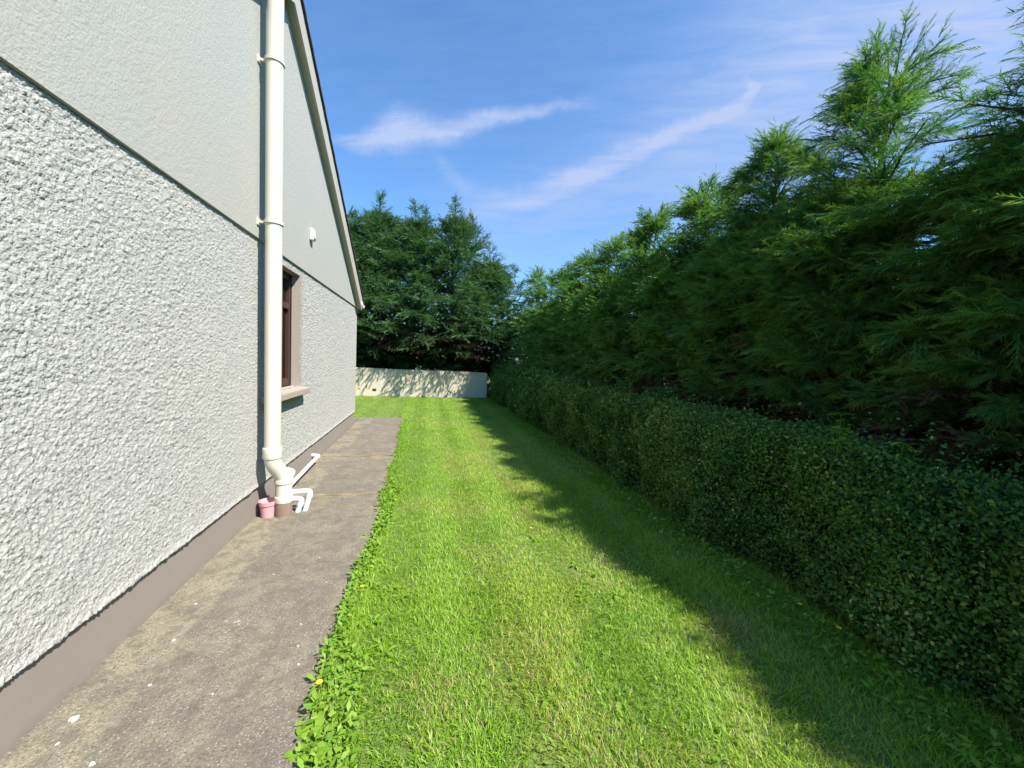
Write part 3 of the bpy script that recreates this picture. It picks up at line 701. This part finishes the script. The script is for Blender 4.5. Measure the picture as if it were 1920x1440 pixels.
ROW = 'cypresses of the tall hedge row'
hedge_list = [  # y, top, detail, leader width, label
 (-1.9, 3.9, 2, 1.0, None), (-0.7, 3.9, 2, 1.0, None), (0.30, 4.75, 1, 0.7, None),
 (1.60, 3.92, 0, 1.15, 'tall dark cypress at the right edge, its feathery branch reaching in over the hedge top'),
 (3.10, 4.72, 0, 1.1, 'tall cypress with the highest open feathery tip standing clear against the sky'),
 (4.25, 4.50, 0, 1.0, 'tall cypress with a short double tip, next beyond the one with the highest tip'),
 (5.55, 4.42, 1, 1.0, 'dense hedge cypress, third beyond the highest feathery tip counting into the distance'.replace('third', 'second')),
 (6.95, 4.42, 1, 1.0, 'dense hedge cypress, third beyond the highest feathery tip counting into the distance'),
 (8.45, 4.38, 1, 1.0, 'dense hedge cypress, fourth beyond the highest feathery tip counting into the distance'),
 (10.0, 4.50, 1, 1.0, 'dense hedge cypress, fifth beyond the highest feathery tip counting into the distance'),
 (11.7, 4.55, 1, 1.0, 'dense hedge cypress with sunny yellow green top, third from the far end of the row'),
 (13.5, 4.55, 2, 1.0, 'dense hedge cypress, last but one at the far end of the tall row'),
 (15.4, 5.10, 2, 1.0, 'last cypress of the tall hedge row, beside the end of the cream wall'),
]
for y, top, det, ld, lab in hedge_list:
    hedge_tree(HX+rng.uniform(-.08, .08)+(0.25 if y < .9 else 0), y, top, lab or 'cypress of the tall hedge row continuing out of frame on the right', det, 1.2, ld, ROW)

def far_tree(x, y, top, rad, label, seed_det=0):
    br = []; nb = 175
    for i in range(nb):
        t = ((i+rng.random())/nb); z0 = 0.9+(top-0.9-0.9)*t**0.95
        prof = (1-t**2.6)**0.8*(0.85+0.15*min(1, t*4))
        az = -math.pi/2+rng.normal(0, 1.0) if rng.random() < 0.86 else rng.uniform(-3.14, 3.14)
        L = (rad*prof+0.25)*rng.uniform(0.70, 1.14)
        el = rng.uniform(18, 45)+28*t
        b = dict(base=np.array([x, y, z0]), az=az, el0=el, el1=rng.uniform(-22, 10)+25*t, L=L, s0=0.38, n=14, k=2, fs=0.33*rng.uniform(.8, 1.15)*(1-0.25*t), lift=.12, spread=58)
        if z0 < 2.1: b['dead'] = rng.random() < (0.75 if z0 < 1.5 else 0.4); b['L'] = min(b['L'], .85) if z0 < 1.35 else b['L']*1.05
        elif z0 < 3.6: b['L'] *= rng.uniform(.9, 1.25); b['el0'] -= 12
        br.append(b)
    for j in range(5):                       # several leaders, the middle one highest
        lx = x+(0 if j == 0 else rng.normal(0, rad*.36)); ly = y+(0 if j == 0 else rng.normal(-.2, .4)); lt = top+.35 if j == 0 else top-rng.uniform(.0, .9)
        for i in range(9):
            q = i/8
            br.append(dict(base=np.array([lx, ly, lt-1.75+1.5*q]), az=rng.uniform(-3.1, 3.1), el0=rng.uniform(45, 75), el1=rng.uniform(10, 50), L=(.75*(1-q)+.22)*rng.uniform(.8, 1.15), s0=0.15, n=9, k=2, fs=.22*(1-.3*q), lift=.2, spread=46))
        br.append(dict(base=np.array([lx, ly, lt-.6]), az=rng.uniform(-3.1, 3.1), el0=87, el1=72, L=.6, s0=0.1, n=10, k=2, fs=.15, lift=.3, spread=36))
    return build_tree('cypress_tree', x, y, label, 'tree', 'tall conifers behind the end wall', br, top-0.2, 0.16, (M['cypfar'], M['deadfar_shade'], M['bark']), 4,
        fill=[(480, x-1.2, x+1.2, y-.6, y+.8, 1.0, top-1.9, .7, False, -.3), (420, x-1.2, x+1.2, y-.45, y+.9, .05, 2.6, .5, True, -.3), (360, x-1.1, x+1.1, y-.85, y-.1, .3, 2.4, .42, False, -.25)])
for x, y, top, rad, lab in (
 (-4.7, 16.9, 7.2, 2.0, 'tall conifer behind the end wall, hidden mostly by the house roof'),
 (-3.15, 16.6, 6.9, 2.0, 'conifer at the left of the far group, its crown touching the roof verge'),
 (-2.0, 16.8, 7.75, 1.9, 'far conifer with a narrow tip, second from the house roof'),
 (-0.60, 16.7, 7.55, 2.1, 'far conifer in the middle of the group above the end wall'),
 (1.0, 16.7, 7.85, 2.1, 'tallest far conifer, above the right end of the cream wall'),
 (2.55, 16.9, 6.3, 1.8, 'lower far conifer with sloping right side where the group falls away to the hedge'),
):
    far_tree(x, y, top, rad, lab)

# ------------------------------------------------------------------ clipped low hedge
hedge = thing('clipped_hedge', 'low clipped small-leaved hedge running along the lawn in shade', 'hedge', (2.95, 7, 0))
def hedge_top(y): return 1.17+0.17*np.clip((y-5)/7, 0, 1)+0.12*(hnoise(y, y*0, 0.9, 21)-0.5)+0.05*(hnoise(y, y*0, 3.1, 29)-0.5)
def hedge_front(y, z):
    return 2.60-0.05*np.sin(np.clip(z/1.2, 0, 1)*3.14)+0.28*(hnoise(y, z, 1.3, 22)-0.5)+0.16*(hnoise(y, z, 5.0, 24)-0.5)+0.24*np.clip((z-0.85)/0.4, 0, 1)**2
HY0, HY1 = -1.5, 15.9
def leaf_cloud(n_front, n_top, y0, y1, size):
    y = rng.uniform(y0, y1, n_front); z = rng.random(n_front)*hedge_top(y); dep = rng.exponential(0.055, n_front)
    f = np.stack([hedge_front(y, z)+dep, y, z], 1); nf = np.tile([-1.0, 0, 0.35], (n_front, 1)); df = dep
    y = rng.uniform(y0, y1, n_top); xx = rng.uniform(0, 1, n_top); dep = rng.exponential(0.05, n_top)
    lump = 0.17*(hnoise(xx*0.9, y, 2.6, 25)-0.5)
    t = np.stack([2.62+xx*0.85, y, hedge_top(y)+lump-dep-0.5*np.clip(0.22-xx, 0, 1)-0.25*np.clip(xx-0.75, 0, 1)], 1); nt = np.tile([-0.25, 0, 1.0], (n_top, 1))
    pos = np.concatenate([f, t]); nrm = np.concatenate([nf, nt]); dep = np.concatenate([df, dep])
    # upright shoots standing out of the top
    ns = int((y1-y0)*60); sy = rng.uniform(y0, y1, ns); sx = 2.62+rng.random(ns)*0.85; hgt = rng.exponential(0.055, ns)*(0.4+1.4*hnoise(sx, sy, 1.8, 27))*np.where(rng.random(ns) < .07, 3.2, 1.0)+0.015; m = 7
    k = (np.arange(m)/m)[None]; lx = rng.normal(0, .25, ns)[:, None]; ly = rng.normal(0, .25, ns)[:, None]
    q = np.stack([(sx[:, None]+lx*k*hgt[:, None]).ravel(), (sy[:, None]+ly*k*hgt[:, None]).ravel(), (hedge_top(sy)[:, None]+k*hgt[:, None]*1.6).ravel()], 1)
    nf_ = int((y1-y0)*62); fy = rng.uniform(y0, y1, nf_); fz = rng.uniform(.15, 1.15, nf_); fl = rng.exponential(.065, nf_)+.03
    ez = rng.uniform(.2, 1.1, nf_)[:, None]; ey = rng.normal(0, .5, nf_)[:, None]
    q2 = np.stack([(hedge_front(fy, fz)[:, None]-k*fl[:, None]).ravel(), (fy[:, None]+ey*k*fl[:, None]).ravel(), (fz[:, None]+ez*k*fl[:, None]).ravel()], 1); q = np.concatenate([q, q2])
    pos = np.concatenate([pos, q]); nrm = np.concatenate([nrm, np.tile([-.3, -.2, .8], (len(q), 1))]); dep = np.concatenate([dep, np.zeros(len(q))])
    n = len(pos); nrm = unit(nrm+rng.normal(0, 0.85, (n, 3))); d = unit(np.cross(nrm, rng.normal(0, 1, (n, 3)))); d = unit(d+np.array([-.2, 0, .35])); b = unit(np.cross(nrm, d)); s = size*rng.uniform(0.35, 1.4, n)
    a0 = pos; a1 = pos+(d*0.5+b*0.30)*s[:, None]+nrm*(0.06*s)[:, None]; a2 = pos+d*s[:, None]; a3 = pos+(d*0.5-b*0.30)*s[:, None]+nrm*(0.06*s)[:, None]
    V = np.stack([a0, a1, a2, a3], 1).reshape(-1, 3); i = np.arange(n)*4
    patch = hnoise(pos[:, 1], pos[:, 2], 0.8, 31)*0.32+hnoise(pos[:, 1], pos[:, 2], 4.0, 32)*0.36-0.08
    T = np.clip(0.16+patch+rng.normal(0, 0.22, n), 0, 1)
    return V, np.concatenate([np.stack([i, i+1, i+2], 1), np.stack([i, i+2, i+3], 1)]), np.repeat(T, 4)
def leaf_fill(n):
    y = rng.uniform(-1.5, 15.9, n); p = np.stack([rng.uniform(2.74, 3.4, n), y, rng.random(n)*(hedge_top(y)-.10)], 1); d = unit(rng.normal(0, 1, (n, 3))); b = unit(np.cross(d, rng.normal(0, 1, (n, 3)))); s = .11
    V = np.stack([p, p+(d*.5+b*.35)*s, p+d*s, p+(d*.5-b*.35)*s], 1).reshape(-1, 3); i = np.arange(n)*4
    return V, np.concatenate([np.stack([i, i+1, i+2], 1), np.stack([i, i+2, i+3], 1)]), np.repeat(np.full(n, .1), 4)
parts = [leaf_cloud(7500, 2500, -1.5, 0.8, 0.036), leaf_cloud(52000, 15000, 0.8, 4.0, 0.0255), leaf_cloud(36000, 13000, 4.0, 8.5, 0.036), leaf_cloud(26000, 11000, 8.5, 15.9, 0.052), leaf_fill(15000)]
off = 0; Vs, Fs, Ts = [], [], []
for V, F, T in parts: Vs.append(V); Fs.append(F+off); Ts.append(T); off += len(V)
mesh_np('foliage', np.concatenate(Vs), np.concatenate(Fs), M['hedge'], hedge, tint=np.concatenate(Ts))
st_ = []
for i in range(1500):
    y = rng.uniform(HY0, HY1); x = rng.uniform(2.72, 3.35); z = rng.uniform(0.0, 0.75); az = rng.uniform(0, 6.28); e = rng.uniform(0.3, 1.3); L = rng.uniform(.25, .6)
    p0 = np.array([x, y, z]); p1 = p0+L*0.5*np.array([math.cos(az)*math.cos(e), math.sin(az)*math.cos(e), math.sin(e)]); p2 = p1+L*0.5*np.array([-.3*abs(math.cos(az)), math.sin(az)*.5, .8])
    p2[2] = min(p2[2], 1.15); st_.append((np.stack([p0, p1, p2]), rng.uniform(.004, .009)))
V, F = limb_tubes(st_); mesh_np('stems', V, F, M['bark'], hedge)
settle(hedge)

# ------------------------------------------------------------------ grass
def blades(n, x0, x1, y0, y1, ln, wd, segs, keepf=None):
    x = rng.uniform(x0, x1, n); y = rng.uniform(y0, y1, n)
    k = keepf(x, y) if keepf is not None else np.ones(n, bool)
    x, y = x[k], y[k]; n = len(x)
    dens = hnoise(x, y, 2.2, 41)*0.5+hnoise(x, y, 7.0, 42)*0.5
    k = rng.random(n) < 0.45+0.9*dens; x, y = x[k], y[k]; n = len(x)
    stripe = np.sin((x-0.02)*2*math.pi/0.62)                   # mower passes lean the blades to and fro
    az = rng.uniform(0, 2*math.pi, n); lean = rng.uniform(0.15, 0.95, n)
    dx = np.cos(az)*lean; dy = np.sin(az)*lean+0.28*np.sign(stripe)*np.minimum(1, abs(stripe)*2)
    L = ln*rng.uniform(0.55, 1.35, n)*(0.75+0.5*hnoise(x, y, 1.6, 43)); wv = wd*rng.uniform(0.7, 1.3, n)
    rough = np.clip((x-1.9)/0.7, 0, 1); L *= 1+0.7*rough*rng.random(n)
    edge = np.clip((-0.28-x)/0.12, 0, 1)*(y < 9.9); L *= 1+0.5*edge
    sa = rng.uniform(0, math.pi, n); sx, sy = np.cos(sa), np.sin(sa)
    p0 = np.stack([x, y, lawn_z(x, y)-0.006], 1); side = np.stack([sx, sy, 0*x], 1)*wv[:, None]*0.5
    d = np.stack([dx, dy, np.full(n, 1.0)], 1); d = unit(d)
    p1 = p0+d*(L*0.5)[:, None]; d2 = unit(d+np.stack([dx*0.9, dy*0.9, -0.35*np.ones(n)], 1)); p2 = p1+d2*(L*0.5)[:, None]
    # colour: patches of fresh, tired and straw grass
    pt = hnoise(x, y, 0.75, 44)*0.35+hnoise(x, y, 2.3, 45)*0.3+hnoise(x, y, 8, 46)*0.18
    t = 0.10+0.62*pt+rng.normal(0, 0.13, n)
    straw = hnoise(x, y, 1.7, 47)*0.6+hnoise(x, y, 6.5, 48)*0.4
    mid = np.exp(-((x-0.75)/0.75)**2)
    t += np.where(rng.random(n) < np.clip((straw-0.44)*2.6, 0.03, 0.6)*(0.5+0.6*mid), 0.42, 0)
    for (cx_, cy_, rr, kk) in ((1.93, 1.92, 0.20, 0.85), (1.45, 2.75, 0.22, 0.45), (0.55, 1.9, 0.22, 0.35), (0.1, 1.75, 0.2, 0.35), (0.8, 1.35, 0.25, 0.35)):
        g = np.exp(-(((x-cx_)**2+(y-cy_)**2)/rr**2)); t = np.where(rng.random(n) < kk*g, 0.86+0.12*rng.random(n), t)
    for xt in (0.36, 1.05):
        t += 0.20*np.exp(-((x-xt+0.03*np.sin(y*0.9))/0.09)**2)*np.clip((y-2.0)/3, 0, 1)
    t = t-0.06*np.clip((x-1.6)/0.5, 0, 1)
    t = np.clip(t, 0, 1)
    if segs == 2:
        V = np.stack([p0-side, p0+side, p1+side*0.8, p1-side*0.8, p2], 1).reshape(-1, 3); i = np.arange(n)*5
        F = [np.stack([i, i+1, i+2, i+3], 1), np.stack([i+3, i+2, i+4], 1)]
        T = np.stack([t-0.12, t-0.12, t, t, t+0.03], 1).ravel()
    else:
        V = np.stack([p0-side, p0+side, p2], 1).reshape(-1, 3); i = np.arange(n)*3
        F = [np.zeros((0, 4), int), np.stack([i, i+1, i+2], 1)]; T = np.stack([t-0.1, t-0.1, t], 1).ravel()
    return V, F, np.clip(T, 0, 1)
def on_lawn(x, y):
    ex = -0.425+0.02*np.sin(y*2.1)+0.015*np.sin(y*5.3+1)-0.020*np.clip(y-5.0, 0, None)+0.035*(hnoise(x*0, y, 6, 50)-0.5)
    return ((x > ex) & (y < 10.0)) | ((y >= 9.98) & (y < FWY(x)-0.0))
sets = [blades(16000, -0.5, 2.7, -0.3, 1.0, .050, .0042, 2, on_lawn), blades(84000, -0.5, 2.75, 1.0, 2.6, .046, .0040, 2, on_lawn), blades(62000, -0.5, 2.7, 2.6, 5.0, .044, .0046, 2, on_lawn),
        blades(60000, -0.6, 2.7, 5.0, 9.0, .044, .0066, 1, on_lawn), blades(46000, -0.65, 2.7, 9.0, 15.45, .044, .0105, 1, on_lawn), blades(26000, -5.5, -0.6, 9.98, 15.45, .044, .010, 1, on_lawn)]
off = 0; Vs, F4, F3, Ts = [], [], [], []
for V, F, T in sets:
    Vs.append(V); F4.append(F[0]+off); F3.append(F[1]+off); Ts.append(T); off += len(V)
tag(mesh_np('grass', np.concatenate(Vs), [np.concatenate(F4), np.concatenate(F3)], M['grass'], tint=np.concatenate(Ts)), 'short mown green grass with straw patches', None, kind='stuff')

# ------------------------------------------------------------------ weeds, flowers and small stones
def leaf_mesh(L, Wd, curl, mat, name='leaf', fold=0.25, seg=7, tint=0.5):
    V, F, T = [], [], []
    for i in range(seg+1):
        t = i/seg; w = Wd*(0.10 if t < 0.2 else 0.10+0.90*math.sin(math.pi*(t-0.2)/0.8)**0.8)
        if i == seg: w = 0.0008
        x = L*t; z = L*(0.55*t-curl*t*t)
        V += [(x, -w, z+fold*w), (x, 0, z), (x, w, z+fold*w)]; T += [tint, tint+.07, tint]
    for i in range(seg):
        a = i*3; F += [(a, a+1, a+4, a+3), (a+1, a+2, a+5, a+4)]
    me_o = mesh_np(name, np.array(V), np.array(F), mat, tint=np.clip(T, 0, 1), smooth=True); COL.objects.unlink(me_o)
    return me_o.data
LEAFS = [leaf_mesh(L, w, c, M['weed'], tint=t) for L, w, c, t in ((1, .17, .50, .35), (1, .13, .62, .55), (1, .20, .55, .45), (1, .11, .45, .65))]
def rosette(x, y, n, L, label, group=None, name='broadleaf_weed', start=0.0):
    z = float(lawn_z(np.array([x]), np.array([y]))[0]) if x > -0.43 else PATH_Z
    root = thing(name, label, 'weed', (x, y, max(z, 0.0)), group)
    for i in range(n):
        o = bpy.data.objects.new('leaf', random.choice(LEAFS)); COL.objects.link(o); o.parent = root
        s = L*random.uniform(0.6, 1.1); o.scale = (s, s, s)
        o.rotation_euler = (random.uniform(-.25, .25), random.uniform(-.35, .35), start+2*math.pi*i/n+random.uniform(-.35, .35))
    return root
WG = 'broad-leaved weeds along the path edge'
rosette(-0.40, 1.60, 11, 0.125, 'largest broad-leaved weed at the path edge, nearest the camera with a long oblong leaf', WG, start=3.3)
rosette(-0.37, 1.86, 11, 0.105, 'broad-leaved weed beside the yellow dandelion at the path edge', WG, start=2.8)
for y in np.concatenate([np.linspace(1.5, 4.4, 34), np.linspace(4.5, 9.4, 16)]):
    rosette(-0.39+random.uniform(-.06, .07)-0.018*max(0, y-5), y+random.uniform(-.08, .08), random.randint(8, 12), random.uniform(.05, .095), 'small leafy weed among those fringing the lawn along the concrete path', WG)
for i in range(16):
    y = random.uniform(1.45, 3.0); rosette(-0.25+random.uniform(-.08, .15), y, random.randint(5, 7), random.uniform(.05, .085), 'small leafy weed among those fringing the lawn along the concrete path', WG)
for x, y, L in ((0.55, 2.35, .07), (1.30, 2.62, .085), (1.15, 2.5, .08), (0.3, 2.2, .06), (1.35, 2.35, .08), (1.0, 3.2, .07), (0.9, 1.5, .07), (1.2, 2.75, .07), (1.1, 2.35, .07), (0.2, 1.55, .06), (0.62, 1.62, .06)):
    rosette(x, y, random.randint(6, 8), L, 'low weed rosette growing in the open sunny lawn', 'weeds growing out in the lawn')
for i in range(26):
    y = random.uniform(0.9, 5.5); rosette(2.45+random.uniform(-.22, .12), y, random.randint(5, 8), random.uniform(.05, .09), 'shaded leafy weed at the foot of the clipped hedge', 'weeds at the foot of the hedge')

def leaf_scatter(n, fx, fy, size, hgt):
    y = fy(n); x = fx(y, n); d = rng.uniform(0, 2*math.pi, n); e = rng.uniform(-.1, .8, n); s_ = size*rng.uniform(.55, 1.35, n)
    t = np.stack([np.cos(d)*np.cos(e), np.sin(d)*np.cos(e), np.sin(e)], 1); b = np.stack([-np.sin(d), np.cos(d), rng.normal(0, .3, n)], 1); up = np.cross(t, b)
    p = np.stack([x, y, np.where(x > -.43, lawn_z(x, y), PATH_Z)+hgt*rng.random(n)], 1); S_ = s_[:, None]
    V = np.stack([p, p+t*.45*S_+b*.24*S_+up*.05*S_, p+t*S_-up*.10*S_, p+t*.45*S_-b*.24*S_+up*.05*S_, p+t*.5*S_], 1).reshape(-1, 3); i = np.arange(n)*5
    T = np.repeat(np.clip(.45+rng.normal(0, .28, n), 0, 1), 5)
    return V, np.concatenate([np.stack([i, i+1, i+4], 1), np.stack([i+1, i+2, i+4], 1), np.stack([i+2, i+3, i+4], 1), np.stack([i+3, i, i+4], 1)]), T
ex_ = lambda y: -0.425+0.02*np.sin(y*2.1)+0.015*np.sin(y*5.3+1)-0.020*np.clip(y-5.0, 0, None)
sc_ = [leaf_scatter(2700, lambda y, n: ex_(y)+.01+.17*rng.random(n)**1.3*(0.1+1.7*hnoise(y, y*0, 2.6, 71))-.05*hnoise(y, y*0, 4.5, 72)*rng.random(n), lambda n: 1.2+3.6*rng.random(n)**1.1, .036, .05),
       leaf_scatter(750, lambda y, n: ex_(y)+.02+.16*rng.random(n)-.05*hnoise(y, y*0, 4.5, 72), lambda n: 4.6+4.8*rng.random(n)**1.3+.25*np.round(rng.normal(0, 1, n)), .040, .05),
       leaf_scatter(1500, lambda y, n: 0.25+1.7*rng.random(n), lambda n: 1.2+4*rng.random(n), .026, .035),
       leaf_scatter(2600, lambda y, n: 2.50-.32*rng.random(n)**1.5, lambda n: rng.uniform(.8, 9, n), .042, .08)]
off = 0; Vs, Fs, Ts = [], [], []
for V, F, T in sc_: Vs.append(V); Fs.append(F+off); Ts.append(T); off += len(V)
tag(mesh_np('undergrowth', np.concatenate(Vs), np.concatenate(Fs), M['weed'], tint=np.concatenate(Ts)), 'low leafy ground cover along the lawn edges', None, kind='stuff')

def sprig(x, y, z0, h, n, L, label):
    root = thing('bramble_shoot', label, 'shoot', (x, y, z0), 'bramble shoots standing out of the clipped hedge')
    pts = [(x-.05*t*t, y-.04*t, z0+h*t) for t in (0, .35, .7, 1)]
    MB().tube(pts, [.005, .004, .003, .0015], 6).build('stem', M['weed'], root); settle(root)
    for i in range(n):
        t = .25+.75*(i+.5)/n
        o = bpy.data.objects.new('leaf', random.choice(LEAFS)); COL.objects.link(o); o.parent = root
        o.location = (-.05*t*t, -.04*t, h*t); q = L*random.uniform(.7, 1.15); o.scale = (q, q*1.5, q); o.rotation_euler = (random.uniform(-.4, .4), random.uniform(-.3, .5), i*2.4+random.uniform(-.4, .4))
sprig(2.72, 2.02, 1.02, .32, 16, .075, 'tallest pale bramble shoot rising above the clipped hedge top')
sprig(2.86, 2.10, 1.05, .24, 12, .07, 'shorter bramble shoot just behind the tallest one on the clipped hedge')
sprig(2.80, 1.72, 1.04, .20, 11, .07, 'bramble shoot on the hedge top, nearer the right edge than the tallest shoot')

def flower(x, y, h, r, label, name, cat, mat, group=None, lean=(0, 0), z0=0.0):
    root = thing(name, label, cat, (x, y, z0), group)
    tip = Vector((x+lean[0], y+lean[1], z0+h))
    MB().tube([(x, y, z0), (x+lean[0]*.4, y+lean[1]*.4, z0+h*.6), tip], 0.0022, 5).build('stem', M['weed'], root)
    mb = MB()
    for k in range(14):
        a = 2*math.pi*k/14; c, s_ = math.cos(a), math.sin(a); w = r*.24
        mb.add([tip, tip+Vector((c*r*.6-s_*w, s_*r*.6+c*w, r*.16)), tip+Vector((c*r, s_*r, r*.20)), tip+Vector((c*r*.6+s_*w, s_*r*.6-c*w, r*.16))], [(0, 1, 2, 3)])
    pt = mb.build('petals', mat, root)
    MB().lathe([(0.0, .26*r), (.24*r, .22*r), (.36*r, .08*r), (.2*r, -.02*r), (0, -.05*r)], tip, 10).build('flower_centre', M['yellow'], root)
    settle(root); return root
flower(-0.43, 1.845, .05, .017, 'yellow dandelion leaning over the path by the biggest weeds', 'dandelion', 'flower', M['yellow'], 'dandelions', (-.01, 0), .01)
flower(-0.36, 2.62, .05, .013, 'yellow dandelion in the weed fringe, farther along the path edge', 'dandelion', 'flower', M['yellow'], 'dandelions', (-.01, 0))
flower(1.00, 3.35, .05, .013, 'yellow dandelion out in the sunny lawn', 'dandelion', 'flower', M['yellow'], 'dandelions')
flower(2.46, 1.93, .10, .016, 'yellow hawkbit in shade by the hedge foot, farther of the two', 'dandelion', 'flower', M['yellow'], 'dandelions', (-.04, 0))
flower(2.48, 1.70, .10, .016, 'yellow hawkbit in shade by the hedge foot, nearer of the two', 'dandelion', 'flower', M['yellow'], 'dandelions', (-.04, 0))
for i in range(11):
    flower(2.25+random.uniform(-.14, .12), 5.3+random.uniform(-.45, .5), .06, .013, 'tiny white daisy in the shaded patch by the hedge foot', 'daisy', 'flower', M['daisy'], 'daisies by the hedge')

def stone(x, y, r, i):
    bm = bmesh.new(); bmesh.ops.create_icosphere(bm, subdivisions=2, radius=r)
    k = random.uniform(.5, .8); a = random.uniform(0, 3)
    for v in bm.verts:
        n = v.co.normalized(); d = 1+0.22*math.sin(3*n.x+a)+0.18*math.sin(4*n.y+2*a)
        v.co = Vector((v.co.x*d*1.25, v.co.y*d*.85, v.co.z*d*k*.7))
    me = bpy.data.meshes.new('pebble'); bm.to_mesh(me); bm.free(); me.materials.append(M['stone'])
    o = bpy.data.objects.new('pebble', me); COL.objects.link(o); o.location = (x, y, PATH_Z+r*.3); o.rotation_euler = (0, 0, random.uniform(0, 3)); return o
big = stone(-1.385, 1.86, .016, 0); tag(big, 'largest pale stone, lying against the plinth on the path near the camera', 'stone', 'pale stones loose on the path')
for i, (x, y, r) in enumerate(((-1.17, 1.64, .010), (-1.03, 1.54, .010), (-1.36, 1.75, .007), (-1.10, 1.60, .006), (-.93, 1.52, .007), (-.62, 2.15, .006), (-.66, 2.33, .006), (-.58, 2.02, .006), (-1.2, 2.0, .007), (-1.27, 2.3, .008), (-.80, 2.55, .005), (-.62, 2.75, .005), (-.9, 1.9, .005), (-1.28, 1.55, .008), (-.75, 3.1, .006), (-1.0, 2.9, .006), (-1.33, 2.62, .007))):
    tag(stone(x, y, r, i+1), 'tiny pale pebble loose on the grey concrete path', 'stone', 'pale stones loose on the path')
